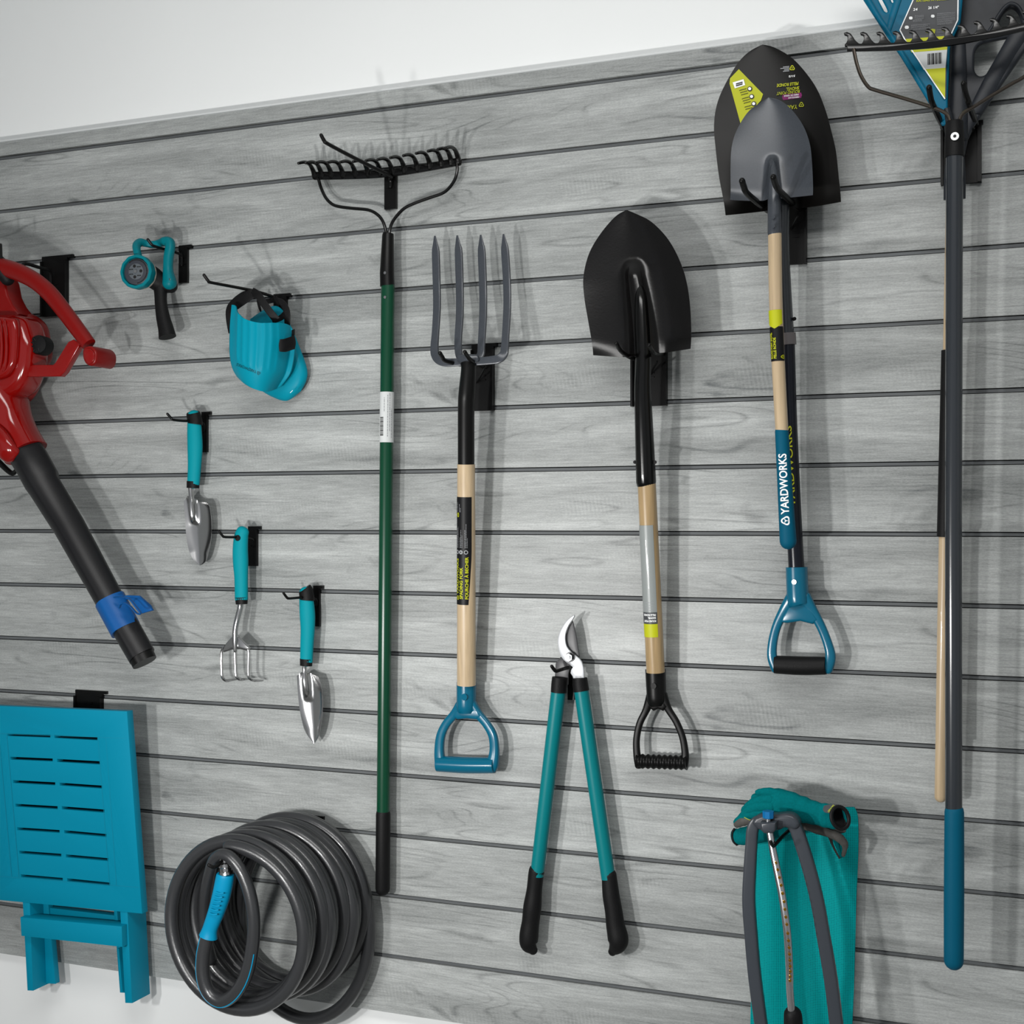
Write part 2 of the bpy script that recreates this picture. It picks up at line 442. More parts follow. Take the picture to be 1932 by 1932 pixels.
b = NB(); box(b, XL, XR, -0.003, 0.02, ZK(0), ZK(-0.25)); struct('trim_1', b, M['slat'])
b = NB(); box(b, XL, XR, 0.001, 0.02, ZK(-0.25), ZK(-0.25) + 0.006); struct('trim_2', b, M['edge'])

# ================================================================ HOOKS
def plate_box(b, px0, px1, py0, py1, h=0.007):
    a, c = P(px0, py0, h), P(px1, py1, h)
    box(b, a.x, c.x, -h, -0.0005, c.z, a.z)
    return a, c
def bracket(px, py, label, arms, wide=False, tip=None, lip=8, short=False):
    """px=(x0,x1), py=(y0,y1) of the plate in the photograph"""
    cx = (px[0] + px[1]) / 2
    base = P(cx, py[1], 0.004)
    r = thing('wall_hook', label, 'hook', (base.x, 0, base.z), 'black steel hooks on the slatted wall')
    b = NB(); a, c = plate_box(b, px[0], px[1], py[0], py[1])
    if wide:                                          # folded side flanges and pressed slots
        wd = (c.x - a.x)
        box(b, a.x, a.x + wd * .06, -0.013, -0.006, c.z, a.z - 0.006); box(b, c.x - wd * .1, c.x, -0.013, -0.006, c.z, a.z - 0.006)
        for dz in (0.45, 0.52):
            zz = a.z + (c.z - a.z) * dz
            box(b, a.x + wd * .35, a.x + wd * .65, -0.0085, -0.006, zz - 0.0012, zz + 0.0012)
    else:
        wd = (c.x - a.x)
        for dz in (0.28, 0.46):
            zz = a.z + (c.z - a.z) * dz
            box(b, a.x + wd * .1, a.x + wd * .4, -0.0085, -0.006, zz - 0.001, zz + 0.001)
            box(b, a.x + wd * .6, a.x + wd * .9, -0.0085, -0.006, zz - 0.001, zz + 0.001)
    obj('backplate', b, M['blk'], r)
    b = NB(); e = P(px[1] + lip, py[0], 0.004)
    box(b, a.x - 0.001, e.x, -0.006, 0.004, a.z - 0.001, a.z + 0.005)
    obj('groove_lip', b, M['blk'], r)
    for arm in arms:
        b = NB(); tube(b, arm, sm=5, seg=10, caps='round'); obj('prong', b, M['blk'], r)
    if tip:
        for arm in tip:
            b = NB(); tube(b, arm, sm=5, seg=10, caps='round'); obj('rubber_tip', b, M['rubber'], r)
    return r
# long single hooks
bracket((725, 747), (322, 393), 'black wall hook with long straight prong holding the green handled garden rake',
        [[(737, 352, .009, 8), (737, 338, .012, 8), (734, 331, .03, 7.5), (700, 314, .085, 7.5), (655, 291, .15, 7.5), (618, 271, .20, 7.5), (612, 266, .206, 7.5), (606, 255, .212, 7)]])
bracket((337, 353), (468, 533), 'black wall hook from which the teal spray nozzle hangs',
        [[(343, 500, .009, 5), (343, 484, .011, 5.5), (337, 478, .02, 5.5), (320, 473, .038, 5.5), (306, 469, .056, 5.5), (290, 464, .078, 5.5), (285, 460, .083, 5.5), (279, 452, .088, 5.5)]])
bracket((516, 540), (560, 640), 'black wall hook with long prong carrying the teal knee pads',
        [[(524, 590, .009, 6), (524, 566, .012, 6), (515, 560, .03, 6), (480, 549, .06, 6), (440, 541, .115, 6), (398, 533, .165, 6), (393, 530, .168, 6), (385, 519, .174, 6)]])
bracket((380, 390), (782, 853), 'black wall hook through the handle of the broad trowel',
        [[(385, 812, .009, 5), (384, 800, .012, 5), (370, 795, .03, 5), (345, 794, .058, 5), (327, 792, .08, 5), (323, 789, .084, 5), (316, 781, .09, 5)]])
bracket((468, 484), (998, 1068), 'black wall hook through the handle of the three pronged cultivator',
        [[(478, 1030, .009, 5), (477, 1018, .012, 5), (460, 1013, .04, 5), (440, 1013.5, .064, 5), (424, 1013, .083, 5), (420, 1011, .087, 5), (414, 1003, .092, 5)]])
bracket((591, 602), (1110, 1182), 'black wall hook through the handle of the narrow trowel',
        [[(597, 1142, .009, 5), (596, 1131, .012, 5), (580, 1127, .034, 5), (560, 1128, .058, 5), (545, 1129, .078, 5), (541, 1127, .082, 5), (535, 1119, .088, 5)]])
bracket((1071, 1083), (1236, 1321), 'black wall hook holding up the teal loppers below the blades',
        [[(1080, 1275, .009, 6), (1079, 1263, .012, 6), (1072, 1260, .03, 7), (1060, 1263, .052, 7), (1050, 1266, .064, 7), (1046, 1264, .068, 7), (1041, 1257, .072, 6.5)]])
bracket((583, 603), (1544, 1600), 'black wall hook behind the hanging coil of grey hose',
        [[(593, 1560, .009, 7), (590, 1550, .02, 7), (540, 1572, .08, 7), (470, 1600, .17, 7), (424, 1622, .236, 7), (410, 1634, .262, 7), (402, 1636, .270, 7), (394, 1632, .274, 6.5)]])
bracket((1500, 1518), (1520, 1580), 'black wall hook behind the grey sprinkler frame',
        [[(1509, 1560, .009, 7), (1506, 1552, .02, 7), (1490, 1566, .08, 7), (1475, 1580, .12, 7), (1462, 1594, .150, 7), (1458, 1596, .158, 7), (1454, 1588, .168, 6.5)]])
# wide brackets
bracket((79, 126), (489, 594), 'wide black wall bracket behind the red leaf blower handle',
        [[(96, 545, .010, 5), (96, 520, .012, 5), (93, 510, .02, 6), (75, 505, .04, 6.5), (52, 498, .07, 7), (44, 499, .08, 7), (40, 505, .086, 7)]], wide=True, lip=12)
bracket((142, 192), (1306, 1348), 'wide black wall bracket above the teal folding table',
        [[(165, 1340, .010, 7), (160, 1345, .05, 7), (158, 1352, .075, 7), (157, 1362, .08, 7)]], wide=True, lip=10)
def prongs(t1, t2, base1, base2, brace, wd, k=1.0):
    out = []
    for t, bs in ((t1, base1), (t2, base2)):
        (x0, y0), (x1, y1) = t
        out.append([(bs[0], bs[1], .012, wd * .8), ((bs[0] + x1) / 2, (bs[1] + y1) / 2 + 1, .06 * k, wd), (x1, y1, .095 * k, wd), ((x0 + x1) / 2 - 1, (y0 + y1) / 2, .108 * k, wd), (x0, y0, .12 * k, wd)])
    out.append([(brace[0][0], brace[0][1], .05, 3.5), (brace[1][0], brace[1][1], .010, 3.5)])
    return out
bracket((890, 931), (655, 774), 'wide black wall bracket with two prongs under the spading fork head',
        prongs(((830, 666), (841, 681)), ((877, 664), (888, 679)), (893, 692), (915, 694), ((916, 692), (900, 722)), 8, 1.08), wide=True, lip=6)
bracket((1191, 1258), (655, 765), 'wide black wall bracket under the single black round shovel',
        prongs(((1163, 648), (1173, 664)), ((1225, 651), (1234, 666)), (1196, 678), (1250, 668), ((1240, 682), (1227, 706)), 8, 1.12), wide=True, lip=6)
bracket((1482, 1522), (392, 497), 'wide black wall bracket carrying the pair of nested shovels',
        prongs(((1400, 341), (1409, 364)), ((1459, 334), (1468, 357)), (1450, 399), (1508, 394), ((1505, 408), (1492, 432)), 12, 1.38), wide=True, lip=6)
bracket((1775, 1852), (240, 343), 'wide black wall bracket with two prongs that carries the leaf rakes',
        prongs(((1753, 165), (1760, 198)), ((1818, 157), (1827, 192)), (1783, 246), (1843, 236), ((1838, 242), (1826, 262)), 11, 1.42), wide=True, lip=3)

# ================================================================ GARDEN RAKE, dark green handle
def base_of(px, py, h): 
    q = P(px, py, h); return (q.x, q.y, q.z)
r = thing('garden_rake', 'bow garden rake with dark green handle and black ferrule', 'rake', base_of(723, 1680, .03), 'bow rakes')
b = NB(); tube(b, [(732, 538, .034, 26), (723, 1540, .03, 25)], seg=24); obj('handle', b, M['green'], r)
b = NB(); tube(b, [(723, 1536, .03, 27.5), (722, 1676, .03, 27.5)], seg=20, caps='round'); obj('end_grip', b, M['rubber'], r)
b = NB(); tube(b, [(732.5, 440, .034, 20), (732, 444, .034, 22), (730, 515, .034, 27), (731, 540, .034, 28)], seg=24); f = obj('ferrule', b, M['blk'], r)
for (x, y) in ((727, 515), (727, 561)):
    b = NB(); c = P(x, y, .034 + .0118); disc(b, c, .0026, Vector((0, -1, 0)), .002, 12); obj('rivet', b, M['chrome'], r)
LB = [(600, 336), (602, 342), (605.6, 354), (614, 372), (625, 384), (638, 389.5), (664, 393), (694, 396), (711, 404), (722, 417), (728.5, 437), (729, 446)]
RB = [(862, 306), (862.6, 322), (858, 339), (847, 355), (834, 365), (811, 373), (783.5, 383), (763, 393), (748, 408), (739, 422), (735, 437), (735, 446)]
for L_ in (LB, RB):
    b = NB(); tube(b, [(x, y, .020 + .016 * i / (len(L_) - 1), 6.2) for i, (x, y) in enumerate(L_)], sm=4, seg=10); obj('bow_arm', b, M['blkgloss'], r)
def rake_head(r, ends, n, hb, barw, mt, teeth, tw):
    (xa, ya), (xm, ym), (xb, yb) = ends
    pts = cr([(xa, ya), (xm, ym), (xb, yb)], 10)
    b = NB(); tube(b, [(x, y, hb, barw) for x, y in pts], seg=12, flat=0.42, power=5); obj('crossbar', b, mt, r)
    for i in range(n):
        t = i / (n - 1) * (len(pts) - 1); k = min(int(t), len(pts) - 2); s = t - k
        x = pts[k][0] * (1 - s) + pts[k + 1][0] * s; y = pts[k][1] * (1 - s) + pts[k + 1][1] * s
        q = P(x, y, hb); m_ = mpp(x, hb)
        path = [q + Vector((0, -dh, dz)) for dh, dz, _ in teeth]
        b = NB(); path2 = cr([tuple(v) + (wd,) for v, (_, _, wd) in zip(path, teeth)], 4)
        tubew(b, [Vector(v[:3]) for v in path2], [v[3] * tw for v in path2], seg=8, caps='round', up=Vector((1, 0, 0)))
        obj('tine', b, mt, r)
rake_head(r, ((594, 332), (730, 327), (866, 305)), 14, .018, 15, M['blkgloss'],
          [(0, -.002, 1.6), (.006, .008, 1.3), (.020, .017, 1.05), (.038, .016, .95), (.058, .009, .8)], .0034)
# white sticker with bars
b = NB(); cy = Cyl((729.33, 835, .03281, 25.7), (730.19, 740, .0332, 25.8), .0005)
rect(b, 0, cy.L, -.0185, .0185, cy.mp(), 1, 16); st = obj('sticker', b, M['paper'], r, 'white sticker with a barcode')
b = NB()
for i in range(13):
    x = .012 + i * .0026; rect(b, x, x + (.0013 if i % 3 else .0018), .006, .0135, cy.mp(.0003), 1, 4)
obj('barcode', b, M['ink'], st)
b = NB()
for j, (yy, L0, L1) in enumerate(((-.002, .01, .085), (-.0055, .02, .088), (-.009, .008, .06), (.004, .055, .08))):
    x = L0
    while x < L1:
        dx = .002 + random.random() * .005; rect(b, x, min(L1, x + dx), yy, yy + .0012, cy.mp(.0003)); x += dx + .0012
obj('fine_print', b, M['greyink'], st)

# ================================================================ D-HANDLES
def d_handle(r, m_arm, collar, left, right, grip, crotch, h, flat=0.8, gripm=None, ribs=0, screw=None, griplab=None):
    d = None
    b = NB(); tube(b, [(*c[:2], h, c[2]) for c in collar], sm=3, seg=24); d = obj('handle_collar', b, m_arm, r)
    for L_ in (left, right):
        b = NB(); tube(b, [(x, y, h, wd * 1.16) for x, y, wd in L_], sm=5, seg=16, flat=flat, power=3, caps='round'); obj('handle_arm', b, m_arm, r)
    if crotch:
        b = NB(); plate_bm(b, [crotch], h - .007, h + .007, .004, res=2); obj('handle_web', b, m_arm, r)
    (x0, y0), (x1, y1), wd = grip
    b = NB()
    if ribs:
        pts = []
        for i in range(ribs * 8 + 1):
            t = i / (ribs * 8); s = 1 + 0.10 * math.cos(2 * math.pi * ribs * t)
            pts.append((x0 + (x1 - x0) * t, y0 + (y1 - y0) * t, h, wd * .92 * s))
        tube(b, pts, seg=20)
    else:
        pts = [(x0 + (x1 - x0) * t, y0 + (y1 - y0) * t + bow, h, wd * (1 + k)) for t, bow, k in ((0, 0, -.04), (.04, 0, 0), (.5, 1.0, .04), (.96, 0, 0), (1, 0, -.04))]
        tube(b, pts, sm=5, seg=24)
    obj('hand_grip', b, gripm or m_arm, r, griplab)
    if screw:
        x, y, rr, ms = screw
        b = NB(); cw = collar[0][2] / 2 * mpp(x, h); c = P(x, y, h + cw * .93)
        disc(b, c, rr, Vector((-.2, -1, 0)).normalized(), .0022, 16); obj('screw', b, ms, r)

# ================================================================ SPADING FORK
r = thing('spading_fork', 'four tined grey spading fork with pale wood shaft and gloss teal D-handle', 'fork', base_of(880, 1458, .03))
hf = lambda y: .085 + (.03 - .085) * (y - 680) / (1450 - 680)
b = NB(); tube(b, [(879.5, 876, hf(876), 34), (880, 1292, hf(1292), 36)], seg=28); obj('shaft', b, M['wood'], r)
b = NB(); tube(b, [(884, 684, .086, 29), (884, 700, .086, 29), (881, 742, .083, 32), (879.5, 770, .08, 31.5), (879.5, 884, hf(884), 31.5)], sm=4, seg=24); obj('socket', b, M['blk'], r)
T1 = [(820.5, 445), (821.5, 462), (822.3, 478), (824, 539), (824.5, 581), (822, 625), (820, 652), (821, 668), (828, 679), (842, 684), (870, 683)]
W1 = [3, 9, 13.5, 13.5, 13.5, 13, 14, 15, 15, 14, 13]
T4 = [(950, 441.6), (951.5, 458), (953, 475), (956.5, 532), (957, 581), (954, 635), (952.5, 658), (950, 669), (941, 677), (925, 680), (890, 683)]
T2 = [(862.7, 444), (864, 461), (865.5, 478), (867.5, 544), (867.5, 594), (864.5, 643), (866, 668), (872, 680)]
T3 = [(907, 443), (908, 460), (909, 478), (911.5, 544), (911.5, 594), (908.5, 650), (907, 668), (900, 680)]
W2 = [3, 9, 13.5, 13.5, 13.5, 13, 13, 13]
for T_, W_ in ((T1, W1), (T4, W1), (T2, W2), (T3, W2)):
    b = NB(); tube(b, [(x, y, .082 - .040 * math.sin(max(0, min(1, (683 - y) / 190)) * 1.57), wd * 1.1) for (x, y), wd in zip(T_, W_)], sm=4, seg=16, flat=.42, power=7); obj('tine', b, M['hammer'], r)
b = NB(); tube(b, [(868, 676, .086, 15), (884, 679, .088, 22), (900, 676, .086, 15)], sm=4, seg=14, flat=.6, power=3, caps='round'); obj('tine_bridge', b, M['hammer'], r)
d_handle(r, M['tealp'], [(880, 1287, 37.5), (880, 1315, 37.5), (880, 1336, 37), (880, 1345, 30)],
         [(872, 1328, 20), (858, 1347, 15), (842, 1366, 14), (832, 1388, 15), (829, 1415, 16), (831, 1440, 18), (833, 1448, 16)],
         [(888, 1328, 20), (902, 1347, 15), (918, 1366, 14), (930, 1388, 15), (933, 1415, 16), (930, 1440, 20), (928, 1450, 18)],
         ((827, 1441), (932, 1444), 30), [(862, 1335), (898, 1335), (908, 1352), (898, 1358), (880, 1356), (862, 1358), (852, 1352)], .034, screw=(877, 1315, .006, M['tealp']))
cy = Cyl((879.8, 1139, hf(1139), 35.3), (879.57, 937, hf(937), 34.3), .0005)
b = NB(); m_ = cy.mp(); L_ = cy.L
poly_u = lambda x: -.0095 + .006 * max(0, 1 - x / (L_ * .45))
G = []
for i in range(13):
    x = L_ * i / 12; G.append([b.verts.new(m_(x, poly_u(x) + (.0225 - poly_u(x)) * j / 14)) for j in range(15)])
for i in range(12):
    for j in range(14): b.faces.new((G[i][j], G[i + 1][j], G[i + 1][j + 1], G[i][j + 1]))
st = obj('sticker', b, M['blkst'], r, 'black sticker with lime lettering')
b = NB(); up = cy.mp(.0003)
write(b, 'YARDWORKS', .062, .0055, lambda x, y: up(.018 + x, .0145 + y), cuts=3)
obj('lettering', b, M['lime'], st)
b = NB(); logo(b, .012, .0172, .0035, up); obj('logo', b, M['lime'], st)
b = NB()
write(b, 'SPADING FORK', .055, .0062, lambda x, y: up(.010 + x, .0060 + y), cuts=4, bold=.03)
obj('lettering', b, M['lime'], st)
b = NB(); write(b, 'FOURCHE À BECHER', .073, .0068, lambda x, y: up(.010 + x, -.0035 + y), cuts=4, bold=.03)
obj('lettering', b, M['lime'], st)
b = NB(); logo(b, L_ * .835, .0165, .0036, up); obj('logo', b, M['lime'], st)
b = NB()
for yy in (.0165, .0085, -.0005): 
    for k in range(16):
        a0, a1 = 2 * math.pi * k / 16, 2 * math.pi * (k + 1) / 16; cx_ = L_ * .49
        b.faces.new([b.verts.new(up(cx_ + rr * math.cos(a), yy + .001 + rr * math.sin(a))) for rr, a in ((.0036, a0), (.0036, a1), (.0022 if yy > .01 or yy < 0 else .0012, a1), (.0022 if yy > .01 or yy < 0 else .0012, a0))])
for yy, x1 in ((.0195, .78), (.0175, .70), (.0155, .72), (.011, .62), (.009, .70), (.007, .64), (.002, .70), (.0, .74), (-.002, .62), (.0165, .95), (.0120, .93), (.0100, .90)):
    x = L_ * (.53 if x1 < .8 else .86)
    while x < L_ * x1:
        dx = .001 + random.random() * .003; rect(b, x, x + dx, yy, yy + .0007, up); x += dx + .0008
obj('fine_print', b, M['greyink'], st)

# ================================================================ SHOVELS
def blade(r, top, bottom, left, right, h, m, ridge, dish=.016, thick=.0018, flare=.006, nu=40, nv=46, name='blade'):
    rw, r0, amp = ridge                               # half width (0..1 of u), start v, height
    def bulge(u, v):
        c = abs(u - .5) * 2
        s = min(1, max(0, (v - r0) / (1 - r0)))
        s2 = min(1, s * 5); s2 = s2 * s2 * (3 - 2 * s2)
        wv = rw * (.55 + .45 * s)
        g = math.exp(-(c / wv) ** 2 * 1.4) ** 1.0
        g = 1 / (1 + (c / wv) ** 4)
        tip = math.sin(min(1, v * 1.4) * math.pi / 2)
        return dish * c * c * tip + s2 * g * amp * (0.6 + .4 * s) + flare * max(0, (v - .9) / .1) ** 2 * c
    b = NB(); coons(b, top, bottom, left, right, lambda u, v: h, bulge, nu, nv, thick)
    return obj(name, b, m, r, smooth=50), bulge
# --- black round-point shovel
r = thing('round_point_shovel', 'black round point shovel with tan wood shaft and ribbed black D-handle', 'shovel', base_of(1247, 1452, .03), 'shovels')
hs = lambda y: .080 + (.03 - .080) * (y - 680) / (1450 - 680)
lf = [(1182, 396), (1161, 410), (1134, 445), (1115, 482), (1106, 525), (1108, 563), (1116, 611), (1127, 673)]
rt = [(1182, 396), (1201, 404), (1231, 420), (1263, 453), (1287, 496), (1301, 541), (1307.5, 595), (1309, 661)]
blade(r, [(1182, 396)] * 2, [(1127, 673), (1190, 675), (1215, 674), (1240, 668), (1309, 661)], lf, rt, .064, M['blade'], (.24, .40, .024))
b = NB(); tube(b, [(1207, 535, .073, 6), (1209, 560, .078, 22), (1211, 610, .080, 28), (1214, 676, .082, 30), (1212.5, 730, .083, 31), (1214.5, 790, .079, 34), (1219, 909, hs(909), 38)], sm=5, seg=26, caps='round'); obj('socket', b, M['blkgloss'], r)
for x, y in ((1199, 872), (1236, 872)):
    b = NB(); disc(b, P(x, y, hs(872) + .003), .003, Vector((0, -1, 0)), .004, 10); obj('rivet', b, M['blk'], r)
b = NB(); tube(b, [(1219.5, 900, hs(900), 34.6), (1237, 1268, hs(1268), 35)], seg=28); obj('shaft', b, M['woodt'], r)
d_handle(r, M['blk'], [(1236.7, 1263, 39), (1238, 1300, 37.5), (1239, 1322, 36), (1240, 1332, 26)],
         [(1230, 1312, 18), (1219, 1340, 12), (1207, 1365, 11), (1201, 1395, 11), (1202, 1425, 12), (1206, 1444, 14)],
         [(1249, 1312, 18), (1261, 1338, 12), (1276, 1362, 11), (1288, 1392, 11), (1293, 1425, 12), (1290, 1444, 14)],
         ((1202, 1436), (1296, 1439), 28), [(1226, 1322), (1252, 1322), (1258, 1334), (1250, 1342), (1241, 1338), (1232, 1342), (1222, 1334)], .034, ribs=9, screw=(1234, 1294, .005, M['blk']))
cy = Cyl((1233.7, 1200, hs(1200), 35), (1223.8, 990, hs(990), 35.4), .0004); L_ = cy.L
seg_ = lambda a, c: (L_ * (1200 - a) / 210, L_ * (1200 - c) / 210)
for (a, c), mm, nm, lab in (((1200, 1175), 'lime', 'sticker_band', 'lime green lower band of the sticker'), ((1175, 1153), 'darkst', 'sticker_band', 'dark band of the sticker with white lettering'), ((1153, 990), 'greyst', 'sticker', 'silver grey wrap sticker')):
    b = NB(); x0, x1 = seg_(a, c); rect(b, x0, x1, -.007, .0235, cy.mp(), 2, 16); o_ = obj(nm, b, M[mm], r, lab)
    if nm == 'sticker': st = o_
    if mm == 'darkst': st2 = o_
b = NB(); up = cy.mp(.0003)
fl = lambda x0, y0: (lambda x, y: up(x0 + y, y0 + x))     # upside-down text: text x runs round the pole, text y runs down it
for tx, yy, wd in (('ROUND POINT', 1171.5, .0215), ('SHOVEL', 1165.5, .0130), ('PELLE RONDE', 1160, .0215)):
    x0, _ = seg_(yy, yy)
    write(b, tx, wd, .0034, (lambda x0: lambda x, y: up(x0 + .0036 - y + .0, -.0045 + x))(x0 + .0), bold=.03, cuts=1)
obj('lettering', b, M['whitep'], st2)
b = NB()
for yy in (1135, 1140, 1145, 1149.5):
    x0, _ = seg_(yy, yy); y = -.004 + random.random() * .004
    while y < .017:
        dy = .001 + random.random() * .003; rect(b, x0, x0 + .0009, y, y + dy, up); y += dy + .0008
obj('fine_print', b, M['greyink'], st)

# --- large shovel behind
r = thing('round_point_shovel', 'large dark round point shovel hanging behind the small grey shovel, with a gloss teal D-handle', 'shovel', base_of(1512, 1272, .03), 'shovels')
lf = [(1438.5, 84), (1415.6, 97), (1396, 116.5), (1377.6, 147), (1361, 182), (1352.6, 212), (1350, 245), (1352.6, 277), (1359, 332), (1367, 375), (1374, 411)]
rt = [(1438.5, 84), (1461, 90), (1494, 110), (1522, 140), (1544, 173), (1559, 210), (1569, 245), (1579, 288), (1585, 343), (1590, 386)]
HB = .050
bo, bulge = blade(r, [(1438.5, 84)] * 2, [(1374, 411), (1440, 400), (1480, 395), (1530, 392), (1590, 386)], lf, rt, HB, M['bladebig'], (.16, .5, .018), dish=.012, flare=.008)
hb = lambda y: .058 + (.032 - .058) * (y - 400) / 870
b = NB(); tube(b, [(1474, 300, .060, 12), (1475, 350, .066, 24), (1476, 400, .064, 27), (1476, 480, .060, 27), (1484, 640, hb(640), 29)], sm=5, seg=24, caps='round'); obj('socket', b, M['pole'], r)
b = NB(); tube(b, [(1485, 629, hb(629), 32), (1486.5, 651, hb(651), 32)], seg=24); obj('collar', b, M['smoke'], r, 'translucent smoke grey collar')
b = NB(); tube(b, [(1486, 646, hb(646), 27), (1490, 800, hb(800), 28), (1499, 1000, hb(1000), 29), (1503, 1078, hb(1078), 30)], sm=3, seg=24); obj('shaft', b, M['navy'], r)
b = NB(); disc(b, P(1497.5, 602, hb(600) + .004), .003, Vector((.6, -1, 0)).normalized(), .004, 10); obj('rivet', b, M['blk'], r)
d_handle(r, M['tealp'], [(1503, 1070, 41), (1504, 1100, 41), (1506, 1135, 42), (1507, 1142, 36)],
         [(1496, 1128, 24), (1481, 1150, 18), (1466, 1180, 15), (1458, 1212, 15), (1457, 1240, 16), (1465, 1262, 17)],
         [(1517, 1128, 24), (1531, 1150, 18), (1549, 1182, 15), (1562, 1215, 15), (1567, 1240, 17), (1560, 1262, 20)],
         ((1463, 1254), (1557, 1256), 34), [(1488, 1138), (1524, 1138), (1544, 1170), (1533, 1178), (1509, 1172), (1485, 1176), (1471, 1174)], .036,
         gripm=M['rubber'], screw=(1499, 1098, .004, M['chrome']), griplab='black rubber hand grip')
cy = Cyl((1500, 990, hb(990), 29), (1490.5, 800, hb(800), 28), .0004)
b = NB(); up = cy.mp(.0003); write(b, 'YARDWORKS', cy.L * .8, .009, lambda x, y: up(cy.L * .18 + x, -.0020 + y), cuts=5); obj('lettering', b, M['lime'], r)
# sticker printed on the blade (follows its face)
def on_blade(h, lift):
    def f(px, py):
        yl = [p for p in lf]; 
        def edge(E):
            for a, c in zip(E, E[1:]):
                if a[1] <= py <= c[1]: return a[0] + (c[0] - a[0]) * (py - a[1]) / (c[1] - a[1])
            return E[-1][0]
        xl, xr = edge(lf), edge(rt); u = min(1, max(0, (px - xl) / (xr - xl))); v = (py - 84) / (400 - 84)
        w_ = P(px, py, h); w_.y -= bulge(u, v) + lift
        return w_
    return f
ob = on_blade(HB, .0012); ob2 = on_blade(HB, .0024)
b = NB()
lime = [(1395, 132), (1440, 178), (1436, 190), (1398, 234), (1378, 160), (1379, 150)]
cxm, cym = 1402, 182
def fan(b, pts, f, n=6, c=None):
    c = c or (sum(p[0] for p in pts) / len(pts), sum(p[1] for p in pts) / len(pts))
    for p, q in zip(pts, pts[1:] + pts[:1]):
        G = []
        for i in range(n + 1):
            t = i / n
            G.append([b.verts.new(f(c[0] + (p[0] + (q[0] - p[0]) * s - c[0]) * t, c[1] + (p[1] + (q[1] - p[1]) * s - c[1]) * t)) for s in [k / n for k in range(n + 1)]])
        for i in range(n):
            for k in range(n): b.faces.new((G[i][k], G[i + 1][k], G[i + 1][k + 1], G[i][k + 1]))
    bmesh.ops.remove_doubles(b, verts=b.verts, dist=1e-6)
fan(b, lime, ob, 6, (1402, 182)); st = obj('sticker', b, M['lime'], r, 'lime green angular label on the blade')
b = NB(); fan(b, [(1384, 158), (1404, 151), (1407, 162), (1388, 169)], ob2, 2)
for x, y in ((1415.5, 169), (1419, 183.5), (1423, 197)):
    fan(b, [(x + 3 * math.cos(a * math.pi / 4), y + 3 * math.sin(a * math.pi / 4)) for a in range(8)], on_blade(HB, .0034), 1)
obj('sticker_patch', b, M['whitep'], st)
b = NB()
for x, y in ((1415.5, 169), (1419, 183.5), (1423, 197)):
    fan(b, [(x + 4.6 * math.cos(a * math.pi / 8), y + 4.6 * math.sin(a * math.pi / 8)) for a in range(16)], ob2, 1)
for i in range(8):
    x, y = 1396 + i * 1.6, 172 + i * 4.2 + (3 if i > 2 else 0) + (3 if i > 5 else 0)
    fan(b, [(x, y), (x + 13, y - 4), (x + 13.2, y - 3), (x + .2, y + 1)], ob2, 1)
for i in range(2): fan(b, [(1390, 160 + i * 3.4), (1402, 156 + i * 3.4), (1402.5, 158 + i * 3.4), (1390.5, 162 + i * 3.4)], on_blade(HB, .0034), 1)
obj('fine_print', b, M['ink'], st)
def blade_text(s, xr, y, wpx, hpx, m, parent, slope=.08, bold=.02):
    """upside-down line: starts at xr on the right, runs to the left"""
    b = NB(); write(b, s, wpx, hpx, lambda x, yy: ob2(xr - x - yy * .1, y + x * slope + yy), bold=bold); return obj('lettering', b, m, parent)
blade_text('YARDWORKS', 1506, 199, 62, 8, M['lime'], r, .03)
b = NB(); lm = lambda x, y: ob2(x, y); logo(b, 1513, 199.5, 4.6, lambda x, y: ob2(x, 399 - y)); logo(b, 1495.5, 130, 4.6, lambda x, y: ob2(x, 260 - y)); obj('logo', b, M['lime'], r)
blade_text('ROUND POINT', 1510, 171, 44, 6, M['lime'], r)
blade_text('SHOVEL', 1509, 164.5, 25, 6, M['lime'], r)
blade_text('PELLE RONDE', 1507.5, 156, 41, 6, M['lime'], r)
blade_text('51/2', 1501, 143, 12, 3.5, M['whitep'], r)
b = NB(); fan(b, [(1477, 179), (1512, 176), (1514, 181), (1512, 186), (1478, 189.5), (1476, 184)], ob, 4); mg = obj('magenta_panel', b, M['magenta'], r)
blade_text('FIBREGLASS', 1509, 183, 21, 3, M['whitep'], mg); blade_text('FIBRE DE VERRE', 1508, 178.5, 28, 3, M['whitep'], mg)
b = NB()
for i, (x0, x1) in enumerate(((1478, 1490), (1473, 1490), (1480, 1490), (1478, 1490))): fan(b, [(x0, 127 + i * 2.7), (x1, 126 + i * 2.7), (x1, 127.6 + i * 2.7), (x0, 128.6 + i * 2.7)], ob2, 1)
obj('fine_print', b, M['greyink'], r)

# --- small grey shovel in front
r = thing('round_point_shovel', 'small grey shovel with pale wood shaft and teal foam grip, hanging before the large one', 'shovel', base_of(1487, 1036, .09), 'shovels')
lf2 = [(1450, 183.5), (1437, 193), (1413.5, 212), (1394, 245), (1384, 277), (1381.5, 316.5), (1382, 382)]
rt2 = [(1450, 183.5), (1472, 190), (1494, 208), (1516, 238), (1529, 271), (1534, 306), (1537, 373)]
blade(r, [(1450, 183.5)] * 2, [(1382, 382), (1430, 380), (1460, 378), (1490, 374), (1537, 373)], lf2, rt2, .085, M['hammer'], (.15, .62, .016), dish=.012)
hg = lambda y: .100 + (.085 - .100) * (y - 380) / 650
b = NB(); tube(b, [(1459, 306, .094, 6), (1460, 325, .098, 16), (1460.5, 360, .101, 22), (1461, 385, .102, 25), (1461.5, 440, hg(440), 26.5)], sm=5, seg=24, caps='round'); obj('socket', b, M['hammer'], r)
